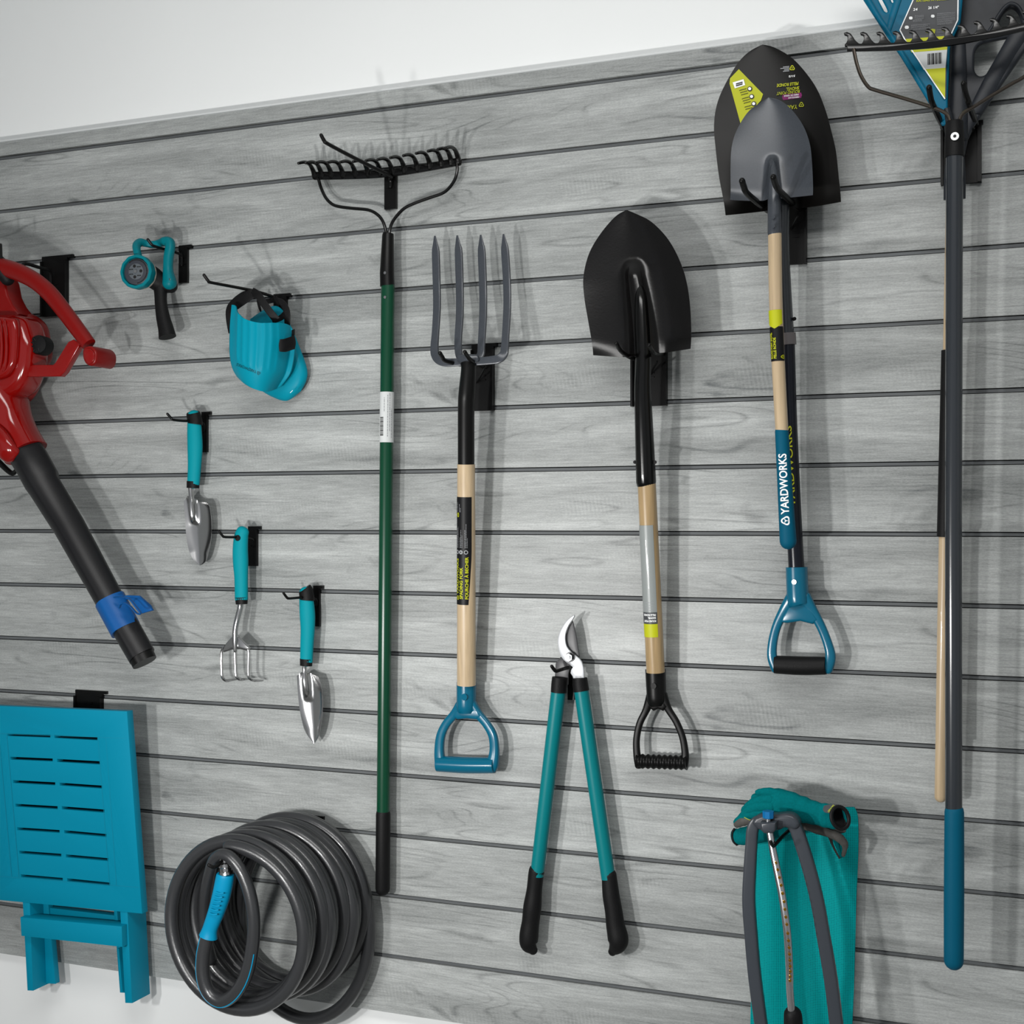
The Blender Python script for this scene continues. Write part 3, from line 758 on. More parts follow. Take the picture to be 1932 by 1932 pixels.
for y in (410, 427):
    b = NB(); disc(b, P(1460.5, y, .113), .0028, Vector((-.2, -1, 0)).normalized(), .0025, 12); obj('rivet', b, M['hammer'], r)
b = NB(); tube(b, [(1461.8, 438, hg(438), 25.5), (1463.5, 560, hg(560), 25.5), (1468, 680, hg(680), 25), (1475.5, 818, hg(818), 24.5)], sm=4, seg=24); obj('shaft', b, M['wood'], r)
b = NB(); tube(b, [(1475, 814, hg(814), 25.5), (1481, 920, hg(920), 28), (1487, 1021, hg(1021), 31.5)], sm=3, seg=24, caps='round'); gp = obj('foam_grip', b, M['tealg'], r)
cy = Cyl((1484, 990, hg(990), 30.2), (1477.5, 855, hg(855), 26.5), .0004)
b = NB(); up = cy.mp(.0003); write(b, 'YARDWORKS', cy.L * .845, .0125, lambda x, y: up(cy.L * .145 + x, -.0048 + y), cuts=6, bold=.02); logo(b, .0065, .001, .0066, up); obj('lettering', b, M['whitep'], gp)
cy = Cyl((1468.2, 682, hg(682), 25.2), (1463.8, 584, hg(584), 25.6), .0004); L_ = cy.L
b = NB(); rect(b, 0, L_ * .66, -.0120, .0165, cy.mp(), 2, 14); st = obj('sticker', b, M['blkst'], r, 'black part of the label with lime lettering')
b = NB(); poly_ = [(L_ * .62, .0), (L_ * .70, -.0115), (L_ * .98, -.006), (L_ * .98, .0165), (L_ * .70, .0165), (L_ * .62, .006)]
mpc = cy.mp(.0003)
for i in range(14):
    y0_, y1_ = -.010 + i * .0019, -.010 + (i + 1) * .0019
    e = lambda y: L_ * (.62 + .09 * min(1, abs(y - .003) / .012)); b.faces.new([b.verts.new(mpc(*q)) for q in ((e(y0_), y0_), (L_ * .98, y0_), (L_ * .98, y1_), (e(y1_), y1_))])
obj('sticker_top', b, M['lime'], r, 'lime green top of the label')
b = NB(); up = cy.mp(.0006)
write(b, 'ROUND POINT SHOVEL', L_ * .5, .0042, lambda x, y: up(.004 + x, .0075 + y), bold=.03, cuts=2); write(b, 'PELLE RONDE', L_ * .4, .0042, lambda x, y: up(.004 + x, .0020 + y), bold=.03, cuts=2)
logo(b, .006, -.0075, .003, up); obj('lettering', b, M['lime'], st)

# ================================================================ LOPPERS
r = thing('loppers', 'teal handled bypass loppers with black grips and pale curved blade', 'loppers', base_of(1080, 1798, .03))
HL = .034
for nm, top, bot in (('handle', (1054, 1300, 28), (1013, 1652, 26)), ('handle', (1096.5, 1300, 28), (1148, 1658, 27))):
    b = NB(); tube(b, [(top[0], top[1], HL, top[2]), (bot[0], bot[1], HL, bot[2])], seg=24); obj('handle_tube', b, M['tealt'], r)
for pts in ([(1056, 1278, 29), (1055, 1291, 30), (1054, 1306, 30)], [(1094, 1279, 28), (1095, 1291, 29.5), (1097, 1304, 30)]):
    b = NB(); tube(b, [(x, y, HL, wd) for x, y, wd in pts], sm=3, seg=24); obj('collar', b, M['rubber'], r)
for pts in ([(1012.5, 1643, 30), (1011, 1652, 30), (1008, 1680, 30), (1004.5, 1710, 35), (1001, 1740, 34), (998, 1765, 37), (998, 1782, 33), (1006, 1793, 18)],
            [(1148.5, 1651, 30), (1150, 1660, 30), (1153, 1690, 33), (1158, 1720, 34), (1161, 1745, 36), (1166, 1770, 40), (1164, 1784, 34), (1155, 1796, 16)]):
    b = NB(); tube(b, [(x, y, HL, wd) for x, y, wd in pts], sm=5, seg=20, flat=.9, caps='round'); g = obj('grip', b, M['rubber'], r)
b = NB(); plate_bm(b, [[(1057, 1240), (1066, 1243), (1076, 1256), (1072, 1272), (1071, 1292), (1046, 1292), (1047, 1268), (1048, 1252)]], .026, .031, .0008); obj('counter_blade_shank', b, M['darkblade'], r)
b = NB(); plate_bm(b, [cr([(1080, 1171), (1072, 1184), (1066.5, 1203), (1067, 1216), (1076, 1230), (1092, 1240), (1090, 1222), (1086, 1196), (1080, 1171)], 4)[:-1]], .026, .0295, .0006); obj('counter_blade', b, M['darkblade'], r)
bl = cr([(1083, 1160), (1074, 1166), (1065.5, 1175), (1056, 1192), (1052, 1208), (1053, 1222), (1057, 1236), (1064, 1246), (1074, 1254), (1080.5, 1259)], 4)
bl += [(1077, 1264), (1076, 1270), (1080, 1276), (1082.5, 1284), (1102, 1281), (1101, 1262)]
bl += cr([(1100.5, 1259), (1097, 1248), (1090, 1240), (1079.6, 1232), (1070, 1221), (1066.6, 1208), (1067.5, 1194), (1073, 1180), (1081, 1168), (1084, 1162)], 4)
b = NB(); plate_bm(b, [bl], .0315, .0355, .0009); bb = obj('cutting_blade', b, M['polish'], r, 'pale polished hooked blade')
b = NB(); write(b, '65735', .011, .0038, lambda x, y: P(1085.5, 1279, .0358) + Vector((x, 0, y))); obj('lettering', b, M['greyink'], bb)
b = NB(); c = P(1076, 1239.5, .0355); disc(b, c, .0085, Vector((0, -1, 0)), .002, 24); nt_ = obj('washer', b, M['darkblade'], r)
b = NB(); disc(b, c + Vector((0, -.002, 0)), .0068, Vector((0, -1, 0)), .008, 6); obj('nut', b, M['steelnut'], r)
b = NB(); disc(b, c + Vector((0, -.010, 0)), .0035, Vector((0, -1, 0)), .003, 16); obj('bolt_end', b, M['alu'], r)

# ================================================================ HAND TOOLS
def hand_grip(r, pts, h, topcap=True, bottom=None, hole=None, m=None):
    b = NB(); tube(b, [(x, y, h, wd) for x, y, wd in pts], sm=5, seg=22, flat=.8, caps='round'); g = obj('handle', b, M['tealh'], r)
    return g
def trowel(r, left, right, bottom, top, h, sock, dish, m):
    def bulge(u, v):
        c = (u - .5) * 2
        s = max(0, 1 - v / .38)
        return dish * c * c * min(1, (1 - v) * 4) + .010 * (s ** .5) / (1 + ((c + .30) / .24) ** 4) * (1 if v < .38 else 0)
    b = NB(); coons(b, top, bottom, left, right, lambda u, v: h, bulge, 26, 40, .0012); return obj('blade', b, m, r, smooth=60)
r = thing('hand_trowel', 'broad polished hand trowel with teal handle, topmost of the hand tools', 'trowel', base_of(377, 1067, .035), 'teal handled hand tools')
H = .034
hand_grip(r, [(366, 784, 26), (366.5, 795, 27), (367, 815, 29), (368, 845, 30), (367, 880, 26.5), (365, 912, 25)], H)
b = NB(); tube(b, [(364, 778, H + .001, 25), (365, 782, H, 28), (368, 795, H, 29), (368, 800, H, 29.5)], sm=3, seg=20, flat=.84, caps='flat'); obj('end_cap', b, M['rubber'], r)
b = NB(); tube(b, [(364.5, 908, H, 25.5), (364, 921, H, 25)], seg=20, flat=.82); obj('ferrule', b, M['rubber'], r)
b = NB(); tube(b, [(360, 918, H, 11), (361, 935, H, 10), (362, 955, H, 14), (364, 978, H - .002, 13), (364, 986, H - .006, 5)], sm=5, seg=14, caps='round'); obj('neck', b, M['chrome'], r)
trowel(r, [(350, 946), (353, 978), (354.5, 1006), (358.6, 1033), (367, 1057), (377, 1067)], [(392.7, 948), (399, 958), (402.5, 992), (400, 1026), (391, 1057), (377, 1067)],
       [(377, 1067)] * 2, [(350, 946), (358, 936), (368, 940), (378, 947), (392.7, 948)], H - .006, None, .006, M['chrome'])
r = thing('hand_trowel', 'narrow polished transplanting trowel with teal handle, lowest of the hand tools', 'trowel', base_of(593, 1403, .035), 'teal handled hand tools')
hand_grip(r, [(577, 1117, 26), (578, 1130, 28), (580, 1160, 30.5), (580.5, 1187, 28), (579, 1220, 26), (578, 1248, 25)], H)
b = NB(); tube(b, [(575, 1110, H + .001, 25), (577, 1114, H, 28), (579, 1127, H, 29), (579, 1132, H, 29.5)], sm=3, seg=20, flat=.84); obj('end_cap', b, M['rubber'], r)
b = NB(); tube(b, [(578, 1243, H, 25.5), (577.5, 1256, H, 24)], seg=20, flat=.82); obj('ferrule', b, M['rubber'], r)
b = NB(); tube(b, [(574.5, 1254, H, 10), (574.5, 1266, H, 9), (575.5, 1285, H, 14), (578, 1306, H - .002, 13), (579, 1316, H - .006, 5)], sm=5, seg=14, caps='round'); obj('neck', b, M['chrome'], r)
trowel(r, [(564.5, 1274), (566, 1300), (570, 1340), (580.5, 1382), (593, 1403)], [(604.5, 1276), (610, 1293), (613, 1323), (612, 1351), (605, 1385), (593, 1403)],
       [(593, 1403)] * 2, [(564.5, 1274), (571, 1268), (581, 1267), (590, 1272), (604.5, 1276)], H - .006, None, .008, M['chrome'])
r = thing('hand_cultivator', 'three pronged hand cultivator with teal handle and chromed bent neck', 'cultivator', base_of(443, 1288, .04), 'teal handled hand tools')
H = .046
hand_grip(r, [(458, 1003, 25), (455, 1013, 28), (453.5, 1035, 30), (454, 1060, 30.5), (455, 1090, 27), (455.5, 1130, 26)], H)
b = NB(); tube(b, [(455.5, 1127, H, 26), (456, 1140, H, 23)], seg=20, flat=.82); obj('ferrule', b, M['rubber'], r)
b = NB(); disc(b, P(449.5, 1015, H + .0095), .0055, Vector((0, -1, 0)), .003, 18); obj('hanging_eyelet', b, M['rubber'], r)
b = NB(); tube(b, [(454, 1138, H, 12), (453, 1148, H, 11.5), (448, 1168, H + .004, 11), (444, 1188, H + .006, 10.5), (443.5, 1210, H + .006, 10.5), (444, 1228, H + .006, 7)], sm=5, seg=14, caps='round'); obj('neck', b, M['chrome'], r)
b = NB(); plate_bm(b, [[(440, 1198), (447, 1198), (458, 1210), (471, 1223), (465, 1228), (452, 1225), (437, 1226), (422, 1231), (417, 1226), (428, 1211)]], H - .001, H + .005, .002); obj('shoulder_plate', b, M['chrome'], r)
for pts in ([(421, 1224, H + .002, 5.5), (418, 1234, H + .002, 5.5), (418, 1265, H + .002, 5.5), (420, 1278, H + .001, 5.5), (426, 1284, H - .006, 5.5), (436, 1283, H - .018, 5), (446, 1282, H - .030, 3)],
            [(443.5, 1222, H + .002, 5.5), (443.5, 1240, H + .002, 5.5), (444.5, 1268, H + .002, 5.5), (447, 1278, H + .001, 5.5), (453, 1282, H - .006, 5.5), (464, 1281, H - .018, 5), (474, 1280, H - .030, 3)],
            [(467, 1222, H + .002, 5.5), (469, 1232, H + .002, 5.5), (468.5, 1265, H + .002, 5.5), (470, 1278, H + .001, 5.5), (476, 1283, H - .006, 5.5), (486, 1284, H - .018, 5), (496, 1284, H - .030, 3)]):
    b = NB(); tube(b, pts, sm=5, seg=10, caps='round'); obj('tine', b, M['chrome'], r)

# ================================================================ SPRAY NOZZLE
r = thing('spray_nozzle', 'teal ringed hose spray nozzle with dark grip and teal lever', 'nozzle', base_of(316, 637, .05))
ax = Vector((.17, -1, .02)).normalized()
fc = P(256, 512, .100)
def lathe(bm, c, ax, prof, seg=32, wob=0):
    u = ax.cross(Vector((0, 0, 1))).normalized(); v = u.cross(ax).normalized()
    rings = []
    for d, rr in prof:
        rings.append([bm.verts.new(c + ax * d + (u * math.cos(2 * math.pi * k / seg) + v * math.sin(2 * math.pi * k / seg)) * rr * (1 + (wob * math.cos(12 * 2 * math.pi * k / seg) if wob else 0))) for k in range(seg)])
    for A, B in zip(rings, rings[1:]):
        for k in range(seg): bm.faces.new((A[k], A[(k + 1) % seg], B[(k + 1) % seg], B[k]))
    if prof[0][1] > 1e-5: bm.faces.new(rings[0][::-1])
    if prof[-1][1] > 1e-5: bm.faces.new(rings[-1])
    return u, v
R0 = 32 * mpp(256, .1)
b = NB(); lathe(b, fc, ax, [(-.020, R0 * .95), (-.015, R0 * 1.0), (-.007, R0 * 1.0), (-.001, R0 * 1.0), (0, R0 * .97), (.0005, R0 * .83), (-.006, R0 * .80), (-.007, .001)], 72, .012); obj('dial_ring', b, M['lever'], r)
b = NB(); lathe(b, fc, ax, [(-.026, R0 * .86), (-.025, R0 * .94), (-.021, R0 * .94), (-.020, R0 * .9)], 40); obj('spacer_ring', b, M['cream'], r)
b = NB(); u_, v_ = lathe(b, fc, ax, [(-.007, R0 * .79), (-.003, R0 * .78), (-.0015, R0 * .66), (-.002, R0 * .1)], 40); fcp = obj('dial_face', b, M['nozzle'], r)
b = NB(); lathe(b, fc, ax, [(-.002, R0 * .48), (-.0008, R0 * .47), (-.0005, R0 * .44)], 36); obj('spray_plate', b, M['lightgrey'], r)
b = NB()
for k in range(7):
    a = 2 * math.pi * k / 7 + .4; c = fc + (u_ * math.cos(a) + v_ * math.sin(a)) * R0 * .33 - ax * .0004
    if k % 2: disc(b, c, .0030, ax, .0006, 12)
    else:
        for s_ in (-1, 0, 1): disc(b, c + (u_ * s_ * .0028), .0011, ax, .0006, 8)
for k in range(28):
    a = math.pi * (.30 + 1.15 * k / 27); c = fc + (u_ * math.cos(a) + v_ * math.sin(a)) * R0 * .69 - ax * .002
    disc(b, c, .0012, ax, .0010, 6)
obj('spray_holes', b, M['ink'], r)
b = NB(); disc(b, fc - ax * .0004, .0030, ax, .0025, 16); obj('screw', b, M['chrome'], r)
b = NB(); tube(b, [(272, 515, .070, 40), (284, 520, .060, 40), (297, 530, .052, 38), (310, 536, .046, 34), (322, 540, .044, 26)], sm=5, seg=24, caps='round'); obj('barrel', b, M['rubber'], r)
b = NB(); tube(b, [(303, 535, .050, 32), (303, 552, .052, 25), (304, 575, .054, 24), (308, 600, .055, 27), (313, 620, .056, 30), (316, 636, .057, 34)], sm=5, seg=24, flat=.9); obj('grip', b, M['rubber'], r)
b = NB(); lv = [(320, 534, 0.052, 25.5), (319, 526, 0.052, 22.8), (317, 508, 0.052, 17.5), (318, 485, 0.052, 17.5), (321, 468, 0.05, 17.5), (320, 457, 0.048, 17.5), (312, 455.5, 0.047, 17.5), (301, 459, 0.047, 14.1), (288, 461.5, 0.05, 13.4), (276, 459.5, 0.056, 13.4), (265, 457.5, 0.066, 14.7), (258, 463, 0.076, 14.7), (258.5, 474, 0.084, 13.4), (262, 486, 0.086, 13.4)]
tube(b, lv, sm=6, seg=16, flat=1.0, power=2.6, caps='round'); obj('lever', b, M['lever'], r)
b = NB(); disc(b, P(320, 528, .0605), .0028, Vector((-.2, -1, 0)).normalized(), .002, 12); obj('pivot_pin', b, M['alu'], r)

# ================================================================ KNEE PADS
r = thing('knee_pad', 'teal ribbed knee pad shell hanging in front by black straps', 'knee pad', base_of(493, 740, .08), 'knee pads')
def b1(u, v):
    c = (u - .42) * 2
    ribs = 0
    if v < .70:
        s = min(1, (0.70 - v) * 14)
        for p_ in (.16, .26, .36, .46, .56, .66, .76): ribs += .0016 * s * (1 / (1 + ((u - p_) / .022) ** 4))
    return ribs
def h1b(u, v):
    c = (u - .42) * 2
    return .072 - .02 * u + .050 * max(0, 1 - c * c) * (1 - .25 * v ** 3) - .02 * max(0, v - .7)
b = NB(); coons(b, [(437, 575), (444, 577), (449, 590), (463, 602), (489, 609), (515, 609), (535, 610), (547, 615), (553, 626)], [(447, 711), (461, 724), (480, 734), (503, 739), (528, 730)],
                [(437, 575), (434, 610), (432.5, 650), (434, 677), (439, 697), (447, 711)], [(553, 626), (556, 650), (553, 680), (546, 706), (528, 730)], h1b, b1, 70, 50, .003)
pd = obj('pad_shell', b, M['pad'], r, smooth=60)
from mathutils.bvhtree import BVHTree
def on_mesh(o, f, lift=.0009):
    off = ORIG[o.name]; bv = BVHTree.FromPolygons([v.co + off for v in o.data.vertices], [p.vertices[:] for p in o.data.polygons])
    def g(x, y):
        px, py = f(x, y); d = (P(px, py, 0) - CAMP).normalized(); hit, n, _, _ = bv.ray_cast(CAMP, d)
        return (hit if hit else P(px, py, .1)) - d * lift
    return g
padpt = on_mesh(pd, lambda x, y: (484 - x - .3 * y, 699.5 - x * .40 + y))
b = NB(); write(b, 'YARDWORKS', 37, 5.2, padpt, bold=.02, cuts=2); obj('lettering', b, M['tealink'], pd)
b = NB(); logo(b, -4.5, 2.6, 3.0, padpt); obj('logo', b, M['tealink'], pd)
b = NB(); coons(b, [(528, 640), (540, 640), (553, 634)], [(527, 663), (540, 664), (553, 658)], [(528, 640), (526, 650), (527, 663)], [(553, 634), (555, 646), (553, 658)], lambda u, v: .098 - .026 * u, lambda u, v: .006 * (1 - (2 * u - 1) ** 2), 8, 6, .006); obj('strap_clip', b, M['rubber'], r, 'black strap clip')
def strap(r, pts, flat=.12, nm='strap'):
    b = NB(); tube(b, pts, sm=6, seg=12, flat=flat, power=4); obj(nm, b, M['rubber'], r)
strap(r, [(437, 628, .055, 14), (433, 600, .058, 16), (435, 583, .064, 20), (446, 572, .072, 24), (462, 561, .078, 24), (477, 554, .078, 18), (484, 553, .07, 14)])
strap(r, [(476, 548, .085, 12), (487, 557, .088, 15), (500, 576, .086, 15), (512, 592, .082, 15), (522, 604, .076, 16)])
strap(r, [(553, 622, .062, 7), (553, 632, .066, 7), (550, 645, .074, 7)])
r = thing('knee_pad', 'teal knee pad hanging behind the front one with its rounded edge showing', 'knee pad', base_of(545, 755, .05), 'knee pads')
b = NB(); coons(b, [(472, 602), (497, 585), (518, 577), (531, 584), (541, 600)], [(490, 735), (512, 748), (540, 756), (566, 738)], [(472, 602), (474, 660), (480, 705), (490, 735)], [(541, 600), (560, 645), (577, 692), (577, 716), (566, 738)],
                lambda u, v: .020 + .014 * max(0, 1 - (2 * u - 1) ** 4) * max(0, 1 - (2 * v - 1) ** 6), lambda u, v: 0, 30, 30, .003); pd2 = obj('pad_shell', b, M['pad'], r, smooth=60)
b = NB(); q = P(547, 741, .050); poly(b, [(0, 0), (.0055, .0045), (.0062, .0038), (.0008, -.0006)], lambda x, y: q + Vector((x, 0, y))); obj('moulded_mark', b, M['whitep'], pd2)
strap(r, [(542, 622, .045, 12), (542, 610, .056, 13), (541, 588, .060, 14), (533, 572, .060, 13), (518, 566, .060, 11), (503, 569, .060, 10), (492, 567, .060, 8)])
strap(r, [(486, 566, .056, 5), (489, 577, .056, 6), (492, 588, .054, 4)])
strap(r, [(541, 586, .057, 10), (532, 598, .057, 12), (514, 607, .055, 8)])

# ================================================================ LEAF BLOWER
r = thing('leaf_blower', 'red leaf blower with long black nozzle tube and blue ring', 'leaf blower', base_of(270, 1260, .11))
b = NB(); tube(b, [(-60, 470, .12, 34), (-30, 488, .13, 34), (-5, 502, .135, 35), (18, 508, .135, 34), (40, 516, .135, 33), (66, 530, .135, 32), (93, 553, .135, 32), (120, 586, .135, 31), (147, 622, .135, 30), (168, 650, .135, 28)], sm=6, seg=22, flat=.9); obj('handle', b, M['redm'], r)
b = NB(); tube(b, [(-8, 500, .133, 42), (6, 512, .133, 38), (14, 526, .130, 26)], sm=4, seg=18, caps='round'); obj('trigger_guard', b, M['rubber'], r)
b = NB(); tube(b, [(1, 462, .14, 6), (2, 490, .14, 6)], seg=10, caps='round'); obj('trigger_lever', b, M['blk'], r)
b = NB(); plate_bm(b, [cr([(155, 662), (160, 654), (172, 653), (181, 664), (180, 682), (172, 690), (162, 687), (156, 676), (155, 662)], 4)[:-1]], .092, .152, .004, res=2); ft = obj('handle_foot', b, M['redm'], r)
b = NB(); plate_bm(b, [cr([(158, 664), (163, 658), (171, 659), (177, 667), (176, 680), (169, 686), (163, 682), (159, 674), (158, 664)], 4)[:-1]], .150, .154, .001, res=2); obj('foot_end', b, M['red'], ft)
b = NB(); plate_bm(b, [[(138, 640), (151, 647), (148, 655), (121, 702), (113, 710), (40, 711), (46, 700), (60, 688), (100, 688), (104, 684), (128, 645)]], .122, .137, .002, res=2); obj('brace', b, M['red'], r)
# motor housing
b = NB(); plate_bm(b, [[(-40, 500), (0, 512), (8, 530), (13, 556), (22, 574), (36, 592), (20, 610), (-40, 610)]], .08, .125, .006, res=2); obj('housing_neck', b, M['redm'], r)
b = NB(); plate_bm(b, [cr([(-70, 600), (-40, 592), (0, 590), (22, 588), (50, 589), (71, 598), (86, 613), (92, 636), (96, 668), (92, 684), (84, 698), (77, 716), (69, 738), (59, 753), (42, 766), (0, 774), (-50, 772), (-80, 740), (-90, 670), (-70, 600)], 4)[:-1]], .060, .112, .020, res=5, proj=.078); obj('motor_housing', b, M['redm'], r)
b = NB(); plate_bm(b, [cr([(-70, 600), (-40, 594), (0, 591), (22, 592), (38, 600), (46, 620), (52, 650), (50, 682), (44, 706), (34, 728), (18, 744), (-6, 752), (-50, 752), (-80, 730), (-90, 670), (-70, 600)], 4)[:-1]], .080, .150, .022, res=6); obj('motor_cover', b, M['red'], r)
b = NB(); plate_bm(b, [cr([(-60, 610), (-20, 597), (18, 598), (27, 608), (29, 640), (26, 678), (18, 698), (4, 712), (-30, 716), (-60, 690), (-60, 610)], 4)[:-1]], .14, .162, .009, res=3); obj('vent_cover', b, M['red'], r)
for i, x in enumerate((-26, -17, -8, 1, 10)):
    b = NB(); tube(b, [(x - 1, 603 + abs(x) * .1, .160, 4.5), (x, 612, .164, 5), (x + 3, 650, .165, 5), (x + 1, 688 + (4 - i) * -2, .164, 5), (x - 4, 702, .160, 4.5)], sm=4, seg=10, caps='round'); obj('cooling_rib', b, M['red'], r)
b = NB(); kc = P(75, 651, .124); kx = Vector((.22, -1, .0)).normalized(); lathe(b, kc, kx, [(-.020, .0185), (.004, .0185), (.008, .0165), (.009, .010), (.0095, .004)], 30); kb = obj('fuel_cap', b, M['rubber'], r, 'black ribbed cap')
for k in range(9):
    a = 2 * math.pi * k / 9; b = NB(); uu = Vector((math.cos(a), math.cos(a) * .35, math.sin(a))).normalized()
    tubew(b, [kc + kx * .0085 + uu * .008, kc + kx * .0085 + uu * .0155], [.0013, .0013], seg=8, caps='round'); obj('cap_rib', b, M['blk'], kb)
b = NB(); tube(b, [(-30, 700, .10, 130), (-18, 735, .11, 138), (2, 768, .115, 104), (18, 798, .115, 84), (33, 825, .115, 76), (49, 855, .115, 79)], sm=6, seg=32, flat=.95, power=2.6); obj('air_outlet', b, M['red'], r)
b = NB(); tube(b, [(-14, 812, .155, 40), (0, 830, .158, 44), (12, 848, .156, 44), (22, 858, .150, 40)], sm=5, seg=22, caps='round', flat=.6); obj('outlet_bulge', b, M['red'], r)
b = NB(); tube(b, [(46, 850, .115, 74), (60, 872, .115, 74), (79, 907, .115, 74), (84, 918, .115, 68), (131, 994, .115, 65), (205, 1128, .115, 59), (268, 1238, .115, 57)], seg=40, power=1.5); tb = obj('nozzle_tube', b, M['blower'], r)
b = NB(); tube(b, [(262, 1228, .115, 52), (273, 1250, .115, 50)], seg=32, power=1.7); obj('tube_lip', b, M['blk'], r)
b = NB(); tube(b, [(-12, 862, .10, 12), (20, 892, .10, 10), (30, 888, .10, 8)], sm=4, seg=10, caps='round'); obj('latch', b, M['blk'], r)
b = NB(); tube(b, [(207.5, 1132, .115, 63), (237, 1188, .115, 62)], seg=40, power=1.6); rg = obj('clip_ring', b, M['blue'], r, 'blue ring clipped round the tube')
b = NB(); plate_bm(b, [[(217, 1126), (240, 1123), (262, 1124), (282, 1142), (287, 1152), (266, 1158), (261, 1150), (246, 1132), (218, 1130)]], .108, .115, .002); obj('clip_tab', b, M['blue'], rg)
b = NB(); tube(b, [(217, 1127, .15, 3), (232, 1127, .158, 3), (244, 1130, .162, 3), (256, 1144, .164, 3.5), (265, 1157, .165, 3.5), (258, 1157, .164, 3), (246, 1144, .163, 3), (236, 1138, .162, 3), (228, 1140, .162, 3), (226, 1145, .16, 3)], sm=5, seg=10, flat=2.2, caps='round'); obj('clip_spring', b, M['blue'], rg)
cy = Cyl((122, 980, .115, 66), (84, 915, .115, 67), .0005)
b = NB(); up = cy.mp(.0002); rect(b, .003, cy.L * .99, .0015, .0135, cy.mp(-.0055), 1, 10); lb = obj('sticker', b, M['darkst'], tb, 'faded grey label on the tube')
b = NB(); write(b, 'TORO', cy.L * .8, .008, lambda x, y: cy.mp(-.0052)(.006 + x, .0155 + y), cuts=3); obj('lettering', b, M['blk'], lb)

# ================================================================ FOLDING TABLE
r = thing('folding_table', 'folded teal slatted plastic side table hanging flat on the wall', 'folding table', base_of(240, 1893, .05))
TP = lambda x, y: (1722 - y) / 390.0 * .022
def TPW(x, z): 
    return max(-.004, (z - P(268, 1722, .078).z) / (P(240, 1342, .1).z - P(268, 1722, .078).z) * .022)
class _T:
    def __call__(s, x, y): return TP(x, y)
    def world(s, x, z): return TPW(x, z)
H0, H1 = .062, .080
outer = [(-48, 1330), (239.7, 1342), (268, 1724), (-22, 1697)]
L1 = [((40, 280), (311, 319, 319, 328)), ((55, 293), (441, 451, 451, 461)), ((70, 307), (572, 582, 584, 595)), ((83, 320), (704, 714, 718, 729)), ((93, 331), (836, 846, 851, 861)), ((104, 340), (967, 977, 984, 995)), ((112, 348), (1099, 1109, 1119, 1129))]
R1 = [((303, 544), (320, 330, 331, 343)), ((318, 557), (453, 464, 466, 478)), ((332, 570), (586, 596, 602, 613)), ((344, 582), (718, 729, 736, 748)), ((357, 593), (852, 863, 873, 884)), ((366, 603), (987, 998, 1008, 1019)), ((373, 613), (1121, 1133, 1145, 1156))]
holes = []
for (x0, x1), (a, c, d, e) in L1 + R1:
    f = 2.9625
    holes.append([(x0 / f, 1279.2 + a / f), (x1 / f, 1279.2 + d / f), (x1 / f, 1280.9 + e / f), (x0 / f, 1280.9 + c / f)])
b = NB(); plate_bm(b, [outer] + holes, H0, H1, .0008, tilt=_T()); obj('table_top', b, M['stool'], r)
b = NB(); plate_bm(b, [[(-30, 1360), (215, 1370), (245, 1690), (0, 1668)]], .030, .056, .001); obj('slot_shade_plate', b, mat('dark_teal_slot_shade', '#002f38', 0.6, spec=0.1), r)  # added dark plate; its colour stands in for shade seen through the slots
# moulded seams of the top
b = NB()
def seam(a, c):
    pa, pc = P(a[0], a[1], H1 + TP(*a)), P(c[0], c[1], H1 + TP(*c)); d = (pc - pa).normalized(); n = Vector((0, -1, 0)).cross(d) * .00035
    o_ = Vector((0, -.0005, 0)); b.faces.new([b.verts.new(v + o_) for v in (pa - n, pc - n, pc + n, pa + n)])
seam((0, 1384), (243, 1393)); seam((0, 1653), (262, 1674)); seam((185, 1392), (207, 1670)); seam((200, 1392), (220, 1671)); seam((13, 1386), (36, 1655)); seam((-2, 1385), (22, 1653))
obj('seam', b, mat('teal_seam', '#007993', 0.6), r)
def slab(nm, quad, h1, dep, m='stool', bev=.001):
    b = NB(); plate_bm(b, [quad], h1 - dep, h1, bev); return obj(nm, b, M[m], r)
slab('leg', [(42, 1690), (55.5, 1691), (62, 1869.5), (51.5, 1869)], .078, .052)
b = NB(); plate_bm(b, [[(57, 1692), (64, 1693), (73.5, 1853), (68, 1852)]], .018, .050, .001); obj('leg', b, M['stool'], r)
slab('leg', [(68, 1692), (90, 1694), (104, 1856.5), (81, 1855.5)], .040, .014)
slab('leg', [(226, 1712), (240, 1713), (249, 1893), (236, 1892.5)], .078, .056)
slab('leg', [(214, 1712), (220, 1712), (235, 1873.5), (226, 1873)], .042, .022)
slab('leg_flange', [(70, 1768), (73.5, 1768), (79, 1851), (76, 1851)], .046, .030)
slab('leg_flange', [(221, 1790), (224, 1790), (231, 1872), (228, 1872)], .060, .035)
slab('front_rail', [(38, 1730.6), (229.5, 1748), (230.5, 1787), (40, 1766)], .094, .030, bev=.0012)
slab('rear_rail', [(70, 1710), (222, 1728), (222, 1748), (70, 1732)], .036, .018)

